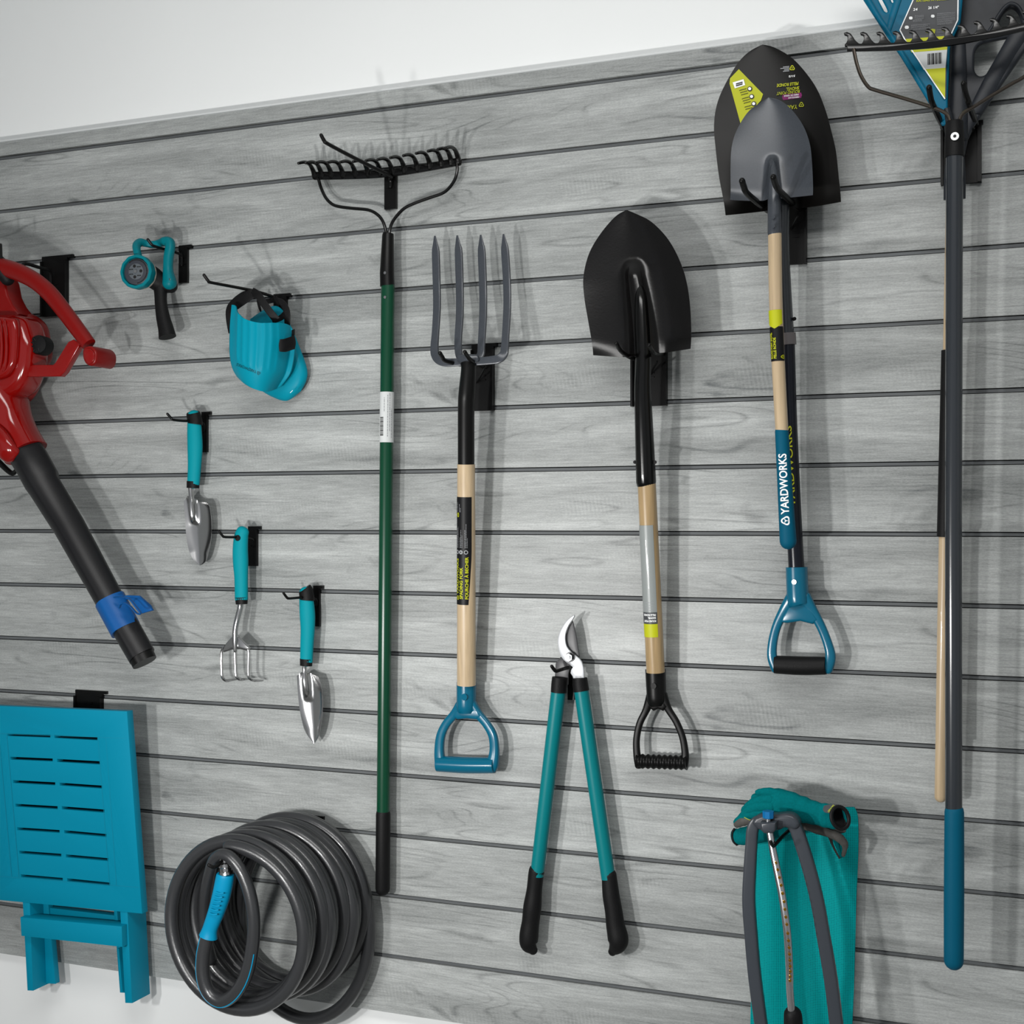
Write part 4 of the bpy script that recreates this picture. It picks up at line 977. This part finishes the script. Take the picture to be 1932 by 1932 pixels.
# ================================================================ HOSE
r = thing('garden_hose', 'coiled dark grey garden hose hanging on a long hook', 'hose', base_of(520, 1925, .13))
Cf, Cb = P(433, 1747, .215), P(566, 1690, .035)
RR = .1375
pts = []
NT = 10
RK = [.1375, .1365, .132, .135, .1375, .136, .1395, .142, .140, .144, .147, .147]
NS = 64
for i in range(NT * NS + 1):
    a = i / NS * 2 * math.pi; t = i / (NT * NS)
    k = i / NS
    c = Cf.lerp(Cb, t)
    rr = RK[min(len(RK) - 1, int(k))] * (1 - (k % 1)) + RK[min(len(RK) - 1, int(k) + 1)] * (k % 1)
    dx = .007 * math.sin(k * 1.9 + .5)
    top = (Cf.z + .1375) * (1 - t) + (Cb.z + .1445) * t + .004 * math.sin(k * 2.3)
    pts.append(Vector((c.x + dx * (1 - math.cos(a)) * .7 + rr * math.sin(a), c.y + .005 * math.sin(a + k * 2), top - rr * 1.04 + rr * 1.04 * math.cos(a))))
# loose last loop near the wall
last = pts[-1]
cx, cz = P(574, 1738, .028).x, P(574, 1738, .028).z
for i in range(1, NS + 1):
    a = i / NS * 2 * math.pi; e = min(1, i / 14)
    tgt = Vector((cx + .139 * math.sin(a), -.026 - .012 * (1 - i / NS), cz + .178 * math.cos(a)))
    base_ = Vector((last.x + RR * math.sin(a), last.y, last.z - RR + RR * math.cos(a)))
    pts.append(base_.lerp(tgt, e))
HR = 12.4 * mpp(480, .12)
b = NB(); tubew(b, pts, [HR] * len(pts), seg=16, up=Vector((0, -1, 0)), caps='round'); obj('hose_coil', b, M['hose'], r)
fl_ = [(392.5, 1762, .236, 25), (384, 1800, .238, 26), (383.5, 1840, .24, 26), (394, 1872, .24, 26), (416, 1888, .24, 26), (440, 1878, .24, 26), (461, 1848, .24, 26), (474, 1802, .24, 26), (479, 1743, .24, 25), (472, 1690, .24, 25), (456, 1646, .24, 24), (436, 1619, .24, 23), (418, 1612, .238, 22), (404, 1622, .232, 22), (396, 1645, .225, 22), (389, 1680, .212, 23), (386, 1720, .195, 23), (388, 1765, .18, 23), (398, 1810, .165, 23)]
b = NB(); tube(b, fl_, sm=8, seg=18, caps='round'); obj('hose_end', b, M['hose'], r)
# blue stripes follow the hose
def stripe(pts_, rad, ang, i0, i1):
    out = []
    for i in range(i0, i1):
        T = (pts_[min(len(pts_) - 1, i + 1)] - pts_[max(0, i - 1)]).normalized()
        N2 = (Vector((0, -1, 0)) - T * T.dot(Vector((0, -1, 0)))).normalized(); N1 = T.cross(N2)
        out.append(pts_[i] + (N1 * math.cos(ang) + N2 * math.sin(ang)) * rad * .97)
    return out
fe, fr = wt(cr(fl_, 8))
s1 = stripe(fe, fr[20], math.radians(40), 2, 58)
b = NB(); tubew(b, s1, [.0011] * len(s1), seg=6); obj('stripe', b, M['stripe'], r)
s2 = stripe(pts, HR, math.radians(200), NT * NS + 26, NT * NS + 54)
b = NB(); tubew(b, s2, [.0011] * len(s2), seg=6); obj('stripe', b, M['stripe'], r)
b = NB(); tube(b, [(425.5, 1649, .236, 33), (424.5, 1656, .236, 36), (418, 1688, .236, 36), (409, 1718, .236, 33), (399, 1745, .236, 30), (395.5, 1756, .236, 31), (393, 1767, .236, 37)], sm=6, seg=24, flat=.85); g = obj('coupling_grip', b, M['hosegrip'], r, 'blue teal coupling sleeve')
for k in range(6):
    y = 1684 + k * 8; x = 414 - (y - 1684) * .30
    b = NB(); tube(b, [(x - 7, y - 1, .2520, 3), (x, y + 1.5, .2530, 3.4), (x + 7, y + 1, .2520, 3)], sm=4, seg=8, caps='round'); obj('grip_ridge', b, M['hosegrip'], g)
b = NB(); tube(b, [(427.5, 1650, .236, 28), (426.5, 1645, .236, 27), (426.3, 1643, .236, 23), (425.6, 1637, .236, 23), (425.5, 1635, .236, 26), (424.8, 1629, .236, 26), (424.5, 1626, .236, 20), (423.5, 1617, .236, 20)], seg=24); obj('metal_coupling', b, M['chrome'], r)

# ================================================================ LARGE BOW RAKE, FAR SIDE
HP = .125
r = thing('garden_rake', 'bow rake with bronze arms, grey pole and teal grip, before the leaf rakes', 'rake', base_of(1799, 1830, .1), 'bow rakes')
b = NB(); tube(b, [(1801, 285, HP, 31), (1799, 1000, .115, 31), (1799.5, 1536, .105, 31)], seg=28); obj('pole', b, M['pole'], r)
b = NB(); tube(b, [(1800.5, 1532, .105, 35.5), (1800, 1680, .103, 37), (1799.5, 1812, .10, 36)], sm=4, seg=26, caps='round'); obj('foam_grip', b, M['tealg'], r)
b = NB(); tube(b, [(1801, 229, HP, 30), (1801, 232, HP, 33), (1801, 262, HP, 35), (1801, 296, HP, 35.5)], seg=28); cl = obj('ferrule', b, M['rubber'], r)
b = NB(); c = P(1801.5, 257.5, HP + .0148); disc(b, c, .0058, Vector((0, -1, 0)), .0018, 24); rv = obj('rivet', b, M['whitep'], r)
b = NB(); disc(b, c + Vector((0, -.0018, 0)), .0022, Vector((0, -1, 0)), .0006, 12); obj('rivet_hole', b, M['ink'], rv)
LB = [(1610.5, 92), (1616, 118), (1624.5, 143), (1638, 163.5), (1652, 170), (1700, 184), (1752, 200), (1780, 211), (1789, 220), (1793, 232)]
RB = [(1975, 48), (1975, 84), (1962, 120), (1932, 145), (1911, 157), (1870, 181), (1838, 201), (1824, 209), (1814, 218), (1809, 232)]
for L_ in (LB, RB):
    b = NB(); tube(b, [(x, y, HP + .006, 7.0) for x, y in L_], sm=5, seg=10); obj('bow_arm', b, M['bowmetal'], r)
bar_ = [(1598, 88), (1690, 86), (1780, 79), (1870, 63), (1978, 38)]
bs_ = cr(bar_, 12)
b = NB(); plate_bm(b, [[(x, y - 6) for x, y in bs_] + [(x, y + 8) for x, y in bs_[::-1]]], HP - .0030, HP + .0025, .001); obj('crossbar', b, M['blkgloss'], r)
bs_ = cr(bar_, 12)
for i in range(13):
    x = 1606 + i * 30.6; y = min(bs_, key=lambda q: abs(q[0] - x))[1]
    prof = [(-15.5, -4), (-12, -8), (-10, -13), (-10, -18), (-12, -21), (-16, -22), (-17, -26), (-11, -28), (-4, -25), (1, -18), (4, -13), (9, -8), (16, -4), (15, 0), (-15, 0)]
    b = NB(); plate_bm(b, [[(x + 3 + u, y + v) for u, v in prof]], HP - .0027, HP + .0022, .0008); obj('tine', b, M['blkgloss'], r)

# ================================================================ TEAL LEAF RAKE
HT = .075
r = thing('leaf_rake', 'teal plastic leaf rake head with grey and lime hang tag, behind the grey pole', 'leaf rake', base_of(1783, 1530, .06), 'leaf rakes')
outer = [(1600, -60), (1629, 0), (1673, 68), (1700, 108), (1725, 149), (1760, 207), (1777, 236), (1788, 236), (1788, 186), (1792, 89), (1796, 75), (1812, 41), (1816, 0), (1816, -60)]
slots = [[(1612, -50), (1622, -50), (1651, 0), (1668, 23), (1672, 25), (1675, 23), (1674, 18), (1663, 0), (1640, -40), (1636, -50)],
         [(1642, -50), (1650, -50), (1676, -2), (1682, 3), (1684, 0), (1660, -50)]]
b = NB(); plate_bm(b, [outer, [(1655, -5), (1668, 20), (1672, 22.5), (1674.5, 21.5), (1672, 14), (1662, -5)], [(1677, -10), (1682, 3), (1686, 5), (1681, -10)]], HT - .008, HT, .003, res=2); obj('rake_head', b, M['rake'], r)
b = NB(); tube(b, [(1627, -20, HT + .001, 9), (1660, 36, HT + .001, 9), (1682, 68, HT + .001, 8), (1778, 226, HT + .001, 8)], sm=3, seg=10, flat=.6, caps='round'); obj('edge_rib', b, M['rake'], r)
b = NB(); tube(b, [(1700, -20, HT + .001, 14), (1684, 30, HT + .001, 13), (1676, 58, HT + .001, 9)], sm=3, seg=10, flat=.4, caps='round'); obj('cross_rib', b, M['rake'], r)
b = NB(); tube(b, [(1786, 205, HT - .004, 14), (1792, 240, HT - .006, 20), (1797, 290, HT - .008, 22), (1797, 365, HT - .012, 22)], sm=3, seg=18); obj('socket', b, M['greyp'], r)
b = NB(); tube(b, [(1797, 350, .062, 23), (1791.5, 660, .058, 24), (1783.5, 1015, .055, 24), (1774.5, 1503, .05, 22)], sm=4, seg=20, caps='round'); obj('handle', b, M['wood'], r)
b = NB(); tube(b, [(1791, 661, .058, 29), (1787, 850, .057, 30), (1783.5, 1013, .055, 31)], sm=3, seg=20, caps='flat'); obj('foam_sleeve', b, M['rubber'], r, 'black foam sleeve')
HS = HT + .003
b = NB(); plate_bm(b, [[(1718, -60), (1723, 0), (1698, 57), (1709, 78), (1783, 187), (1785, 184), (1785.5, 100), (1787, 78), (1794, 66), (1807, 38), (1808, -60)]], HT + .001, HS, 0); st = obj('hang_tag', b, M['darkst'], r, 'grey tag with white border')
def flatpoly(nm, pts, m, par, lift):
    b = NB(); b.faces.new([b.verts.new(P(x, y, HS) + Vector((0, -lift, 0))) for x, y in pts]); return obj(nm, b, m, par, smooth=0)
flatpoly('tag_band', [(1707, 74), (1796, 67), (1788, 77), (1787, 94), (1720, 99)], M['lime'], st, .0006)
wp = flatpoly('tag_band', [(1723, 99), (1787, 94), (1784, 128), (1743, 132)], M['paper'], st, .0006)
flatpoly('tag_band', [(1744, 131), (1784, 128), (1783, 186), (1780, 185)], M['lime'], st, .0006)
b = NB()
for i, (x0, x1) in enumerate(((0, 1), (2, 4), (5, 5.7), (7, 8), (9, 12), (13, 13.6), (15, 17), (18, 18.7), (20, 21), (22, 24.5), (25.5, 26.2))):
    b.faces.new([b.verts.new(P(1750 + x, y, HS) + Vector((0, -.0012, 0))) for x, y in ((x0, 102 + .1 * (0 - x0)), (x1, 102 - .1 * x1), (x1 + .3, 123 - .1 * x1), (x0 + .3, 123 - .1 * x0))])
obj('barcode', b, M['ink'], wp)
b = NB()
for a_, c_ in zip([(1723, 0), (1698, 57), (1709, 78)], [(1698, 57), (1709, 78), (1783, 187)]):
    pa, pc = P(*a_, HS) + Vector((0, -.0008, 0)), P(*c_, HS) + Vector((0, -.0008, 0)); d = (pc - pa).normalized(); n = Vector((0, -1, 0)).cross(d) * .0008; b.faces.new([b.verts.new(v) for v in (pa - n, pc - n, pc + n, pa + n)])
for a_, c_ in zip([(1808, -20), (1807, 38), (1794, 66)], [(1807, 38), (1794, 66), (1788, 78)]):
    pa, pc = P(*a_, HS) + Vector((0, -.0008, 0)), P(*c_, HS) + Vector((0, -.0008, 0)); d = (pc - pa).normalized(); n = Vector((0, -1, 0)).cross(d) * .0008; b.faces.new([b.verts.new(v) for v in (pa - n, pc - n, pc + n, pa + n)])
obj('tag_border', b, M['whitep'], st)
def tagtext(s, x, y, wpx, hpx, m, slope=-.07, bold=.02):
    b = NB(); write(b, s, wpx, hpx, lambda a, c: P(x + a + c * .1, y + a * slope - c, HS) + Vector((0, -.0011, 0)), bold=bold); obj('lettering', b, m, st)
tagtext('RATEAU À FEUILLES', 1729, 4.5, 62, 6, M['lime'])
tagtext('24', 1723, 21, 8, 5, M['whitep']); tagtext('26 1/4"', 1751, 18, 20, 5.5, M['whitep'])
b = NB()
def bar(x0, x1, y, th=.8):
    x = x0
    while x < x1:
        dx = 1.2 + random.random() * 2.4; e = min(x1, x + dx)
        b.faces.new([b.verts.new(P(px, py - .07 * (px - x0), HS) + Vector((0, -.0011, 0))) for px, py in ((x, y), (e, y), (e, y + th), (x, y + th))]); x = e + .5
for i in range(6): bar(1726 + (-3 if i > 3 else 0), 1743 if i < 4 else 1740, 30 + i * 2.2 - (0 if i < 4 else 0))
for i in range(10): bar(1768, 1802 - (i > 6) * 5, 26 + i * 2.3)
for i in range(5): bar(1719, 1755 - i % 3 * 4, 48 + i * 2.3)
for i in range(3): bar(1767, 1780, 57 + i * 2.6)
obj('fine_print', b, M['greyink'], st)
b = NB()
for x, y, s_ in ((1718.5, 34.5, 3.6), (1760, 31, 3.6), (1711, 52, 4.0)):
    b.faces.new([b.verts.new(P(x + s_ * math.cos(a * .785), y + s_ * math.sin(a * .785) * (1 if a % 2 else .8), HS) + Vector((0, -.0011, 0))) for a in range(8)])
obj('icon', b, M['whitep'], st)
b = NB(); b.faces.new([b.verts.new(P(x, y, HS) + Vector((0, -.0011, 0))) for x, y in ((1754, 57), (1759.5, 54.5), (1765, 56), (1764, 63), (1759.5, 66.5), (1755, 63))]); obj('icon', b, M['lime'], st)

# ================================================================ DARK GREY LEAF RAKE
HG = .050
r = thing('leaf_rake', 'dark grey plastic rake head with rounded cut-outs, behind the teal rake head', 'leaf rake', base_of(1810, 360, .05), 'leaf rakes')
outer = [(1811, -60), (1811, 0), (1806, 45), (1790, 75), (1786, 100), (1783, 190), (1784, 232), (1790, 300), (1818, 300), (1826, 262), (1838, 236), (1852, 216), (1880, 172), (1935, 94), (1990, 8), (2015, -60)]
h1_ = cr([(1903, 70), (1880, 74), (1858, 79), (1845, 86), (1839, 98), (1838, 115), (1838.5, 132), (1846, 142), (1857, 141), (1866, 131), (1880, 108), (1903, 70)], 3)[:-1]
h2_ = cr([(1884, 56), (1884, 44), (1890, 28), (1899, 18), (1908, 14), (1918, 20), (1925, 34), (1927, 50), (1915, 58), (1900, 60), (1884, 56)], 3)[:-1]
b = NB(); plate_bm(b, [outer, h1_, h2_], HG - .012, HG, .004, res=3); obj('rake_head', b, M['greyp'], r)
b = NB(); tube(b, [(1807, 60, HG, 26), (1808, 120, HG, 30), (1807, 200, HG, 36), (1804, 260, HG, 42)], sm=4, seg=18, flat=.5, caps='round'); obj('centre_rib', b, M['greyp'], r)
b = NB(); tube(b, [(1925, 60, HG - .001, 34), (1895, 110, HG - .001, 30), (1868, 158, HG - .001, 30), (1840, 210, HG - .001, 26)], sm=4, seg=18, flat=.4, caps='round'); obj('side_rib', b, M['greyp'], r)
b = NB(); tube(b, [(1856, 74, HG + .002, 6), (1872, 50, HG + .003, 7), (1884, 30, HG + .003, 8), (1896, 14, HG + .003, 8), (1908, 7, HG + .003, 8), (1922, 14, HG + .003, 7), (1932, 34, HG + .002, 6)], sm=5, seg=12, caps='round'); obj('arch_rib', b, M['greyp'], r)
b = NB(); tube(b, [(1803, 285, .046, 30), (1801.5, 330, .044, 39), (1801, 376, .042, 40)], sm=4, seg=20, flat=.45); obj('socket', b, M['greyp'], r)
b = NB(); tube(b, [(1806, 350, .042, 16), (1801, 1400, .035, 16)], seg=16); obj('handle', b, M['wood'], r)

# ================================================================ MESH BAG, GLOVES, SPRINKLER
r = thing('mesh_tool_bag', 'teal woven mesh sheet hanging behind the sprinkler and gloves', 'mesh bag', base_of(1515, 1940, .02))
def bm_(u, v): return .006 + .004 * math.sin(u * 9 + v * 2) + .003 * math.sin(u * 17 - v * 3)
b = NB(); coons(b, [(1434, 1540), (1470, 1530), (1520, 1524), (1570, 1520), (1612, 1522)], [(1417, 2040), (1450, 2040), (1520, 2040), (1560, 2040), (1604, 2040)],
                [(1434, 1540), (1428, 1600), (1426, 1700), (1425, 1790), (1418, 1900), (1417, 2040)], [(1612, 1522), (1619, 1540), (1620, 1600), (1616, 1700), (1612, 1850), (1604, 2040)],
                lambda u, v: .012, bm_, 40, 50, .004); obj('mesh_sheet', b, mesh_fabric(), r, smooth=60)

def glove_part(r, nm, pts, m, flat=.6, caps='round', sm=6, seg=18):
    b = NB(); pp = cr(pts, sm) if sm else pts
    p_, rd = wt(pp)
    rd = [q * (1 + .03 * math.sin(i * 1.3) + .02 * math.sin(i * .55 + 2)) for i, q in enumerate(rd)]
    tubew(b, p_, rd, seg=seg, flat=flat, caps=caps, power=2.3); return obj(nm, b, M[m], r, smooth=70)
r = thing('work_glove', 'teal knit glove with black trimmed open cuff, draped uppermost over the sprinkler hook', 'glove', base_of(1500, 1590, .09), 'pair of gloves')
bd = glove_part(r, 'glove_body', [(1425, 1521, .075, 44), (1445, 1519, .080, 56), (1475, 1518, .082, 58), (1505, 1525, .082, 52), (1530, 1532, .082, 45), (1555, 1538, .084, 45), (1573, 1541, .094, 46), (1585, 1543, .114, 46)], 'glove', .55, caps=None)
glove_part(r, 'finger', [(1480, 1502, .084, 20), (1465, 1497, .086, 17), (1450, 1494, .086, 16), (1436, 1494, .085, 13), (1429, 1495.5, .083, 11)], 'glove', .8)
glove_part(r, 'finger', [(1455, 1508, .088, 20), (1435, 1510, .088, 19), (1420, 1516, .086, 18), (1408, 1525, .083, 15), (1404, 1530, .080, 13)], 'glove', .8)
glove_part(r, 'finger', [(1455, 1522, .09, 20), (1430, 1522, .09, 20), (1414, 1528, .088, 19), (1404, 1538, .084, 17), (1397, 1546, .080, 14)], 'glove', .8)
glove_part(r, 'finger', [(1450, 1534, .088, 22), (1425, 1534, .088, 22), (1408, 1539, .085, 19), (1395, 1547, .080, 15), (1389, 1552, .077, 12)], 'glove', .8)
pl = glove_part(r, 'palm_coating', [(1430, 1544, .084, 16), (1412, 1546, .084, 20), (1400, 1550, .082, 18), (1390, 1556, .078, 13)], 'palm', .9)
b = NB(); tube(b, [(1404, 1542, .0985, 1.2), (1412, 1546, .0995, 1.2), (1420, 1549, .0975, 1.2)], sm=4, seg=6); obj('stitching', b, M['lime'], pl)
# cuff trim: a ring round the open end
c0, c1 = P(1585, 1542.5, .101), P(1590, 1543, .106); T = (P(1585, 1543, .114) - P(1576, 1542, .098)).normalized()
N2 = (Vector((0, -1, 0)) - T * T.dot(Vector((0, -1, 0)))).normalized(); N1 = T.cross(N2); Rc = 21 * mpp(1588, .114)
ring = [P(1585, 1543, .114) + (N1 * math.cos(2 * math.pi * k / 28) + N2 * .80 * math.sin(2 * math.pi * k / 28)) * Rc for k in range(28)]
b = NB(); tubew(b, ring, [.0030] * 28, seg=8, closed=True, up=T); obj('cuff_trim', b, M['rubber'], r, 'black cuff edge')
b = NB(); dd = [q - T * .004 for q in ring]; cc = sum(dd, Vector()) / 28 - T * .05
cv = b.verts.new(cc); rv_ = [b.verts.new(q + T * .003) for q in dd]
for k in range(28): b.faces.new((rv_[k], rv_[(k + 1) % 28], cv))
obj('cuff_lining', b, M['ink'], r, 'black lining inside the cuff')
b = NB(); coons(b, [(1555, 1520), (1570, 1517), (1584, 1517)], [(1556, 1532), (1566, 1534), (1574, 1532)], [(1555, 1520), (1553, 1527), (1556, 1532)], [(1584, 1517), (1579, 1525), (1574, 1532)], lambda u, v: .0985 + .006 * v + .004 * u, lambda u, v: .002, 6, 6, .002); tg = obj('cuff_tag', b, M['darkst'], r, 'dark cuff tag with lime lettering')
b = NB(); write(b, 'YARDWORKS', 15, 4, lambda x, y: P(1563 + x * .75 - 2 - y * -.9, 1530.5 - x * .88 + y * .45, .1065 + .004 * (1 - x / 15)) + Vector((0, -.003, 0)), bold=.03); obj('lettering', b, M['lime'], tg)
r = thing('work_glove', 'second glove lying beneath with grey coated fingers hanging over the mesh', 'glove', base_of(1480, 1618, .06), 'pair of gloves')
glove_part(r, 'glove_body', [(1388, 1579, .060, 30), (1400, 1578, .062, 33), (1425, 1573, .062, 36), (1460, 1562, .060, 40), (1495, 1556, .060, 36), (1520, 1556, .060, 26)], 'glove', .6)
b = NB(); tube(b, [(1385, 1564, .066, 4), (1382, 1570, .067, 4), (1381.5, 1579, .067, 4), (1384, 1588, .067, 4), (1390, 1594, .066, 4)], sm=5, seg=8, caps='round'); obj('cuff_trim', b, M['rubber'], r, 'black cuff edge')
glove_part(r, 'finger', [(1505, 1552, .068, 24), (1525, 1557, .070, 21), (1545, 1566, .070, 17), (1565, 1573, .070, 15), (1582, 1580, .070, 17), (1592, 1590, .068, 15), (1594, 1600, .064, 10), (1591, 1614, .060, 7)], 'palm', .8)
glove_part(r, 'finger', [(1535, 1556, .058, 12), (1558, 1562, .058, 10), (1580, 1568, .056, 9), (1593, 1567, .054, 8)], 'palm', .8)
glove_part(r, 'finger', [(1577, 1584, .062, 12), (1580, 1594, .060, 9), (1584, 1606, .058, 6), (1587, 1617, .055, 5)], 'glove', .8)
glove_part(r, 'finger', [(1566, 1578, .058, 8), (1570, 1592, .056, 5), (1577, 1607, .054, 4), (1584, 1619, .052, 3.5)], 'palm', .8)

r = thing('lawn_sprinkler', 'oscillating lawn sprinkler with grey frame and nozzle studded metal tube', 'sprinkler', base_of(1490, 1940, .1))
HK = .115
def leg(pts, nm='frame'):
    b = NB(); tube(b, pts, sm=6, seg=24, flat=.75, power=5, caps='flat'); obj(nm, b, M['sprk'], r)
leg([(1449, 1548, HK, 20), (1437, 1547, HK, 20), (1426, 1552, HK, 21), (1420, 1566, HK, 22), (1418, 1592, HK, 22), (1415, 1640, HK, 23), (1413, 1700, HK, 24), (1417.5, 1767, HK, 24), (1424, 1840, HK, 24), (1436, 1932, HK, 24), (1448, 2020, HK, 24)])
leg([(1449, 1548, HK, 20), (1472, 1548, HK, 21), (1488, 1550, HK, 22), (1500, 1560, HK, 24), (1511, 1588, HK, 25), (1527, 1640, HK, 25), (1542, 1700, HK, 25), (1554, 1767, HK, 25), (1568, 1850, HK, 25), (1578, 1932, HK, 25), (1588, 2020, HK, 25)])
b = NB(); plate_bm(b, [cr([(1424, 1542), (1440, 1536), (1460, 1538), (1485, 1536), (1500, 1542), (1508, 1556), (1500, 1566), (1482, 1562), (1466, 1568), (1436, 1568), (1424, 1560), (1418, 1552), (1424, 1542)], 4)[:-1]], .100, .128, .006, res=3); obj('frame_bridge', b, M['sprk'], r)
b = NB(); plate_bm(b, [[(1434, 1552), (1464, 1552), (1463, 1567), (1458, 1573), (1441, 1573), (1435, 1567)]], .112, .146, .004, res=3); obj('hub', b, M['sprk'], r)
b = NB(); tube(b, [(1449.5, 1530, .136, 22), (1449.5, 1543, .136, 21), (1449.5, 1544.5, .136, 15)], seg=8); obj('end_knob', b, M['bluek'], r, 'blue end knob')
b = NB(); tube(b, [(1449.5, 1544, .136, 10), (1449.5, 1553, .136, 10)], seg=16); obj('knob_stem', b, M['alu'], r)
b = NB(); tube(b, [(1452.5, 1570, .137, 13.5), (1456, 1590, .140, 13.5), (1460.5, 1614, .144, 14), (1468, 1650, .150, 14.5), (1475.5, 1688, .154, 14.5), (1481, 1725, .157, 14.5), (1486, 1767, .158, 14.5), (1489.5, 1830, .155, 14.5), (1490, 1862, .150, 14), (1491.5, 1885, .145, 14), (1495, 1925, .137, 14.5)], sm=6, seg=20); sp_ = obj('spray_tube', b, M['alu'], r)
z1 = [(715, 1155), (738, 1245), (760, 1345), (783, 1445), (802, 1550)]
z2 = [(755, 35), (775, 135), (795, 240), (815, 345), (825, 445), (838, 545), (850, 640), (863, 755), (872, 850), (880, 940), (885, 1025), (890, 1105), (893, 1180), (895, 1245), (893, 1310), (890, 1365)]
for (x, y) in [(1360 + a / 6.9, 1460 + c / 6.9) for a, c in z1] + [(1360 + a / 6.85, 1650 + c / 6.85) for a, c in z2]:
    t_ = (y - 1570) / 300; hh = .144 + .014 * math.sin(min(1, max(0, t_)) * 3.14 * .75) + .0075
    b = NB(); c = P(x, y, hh - .001); disc(b, c, .0022, Vector((.35, -1, 0)).normalized(), .003, 10); obj('jet', b, M['brass'], sp_)
b = NB(); tube(b, [(1496, 1915, .136, 34), (1497, 1935, .135, 36), (1500, 1990, .13, 38)], sm=3, seg=22, caps='round'); obj('motor_housing', b, M['rubber'], r)

# tidy: nothing is selected, all objects at their resting places
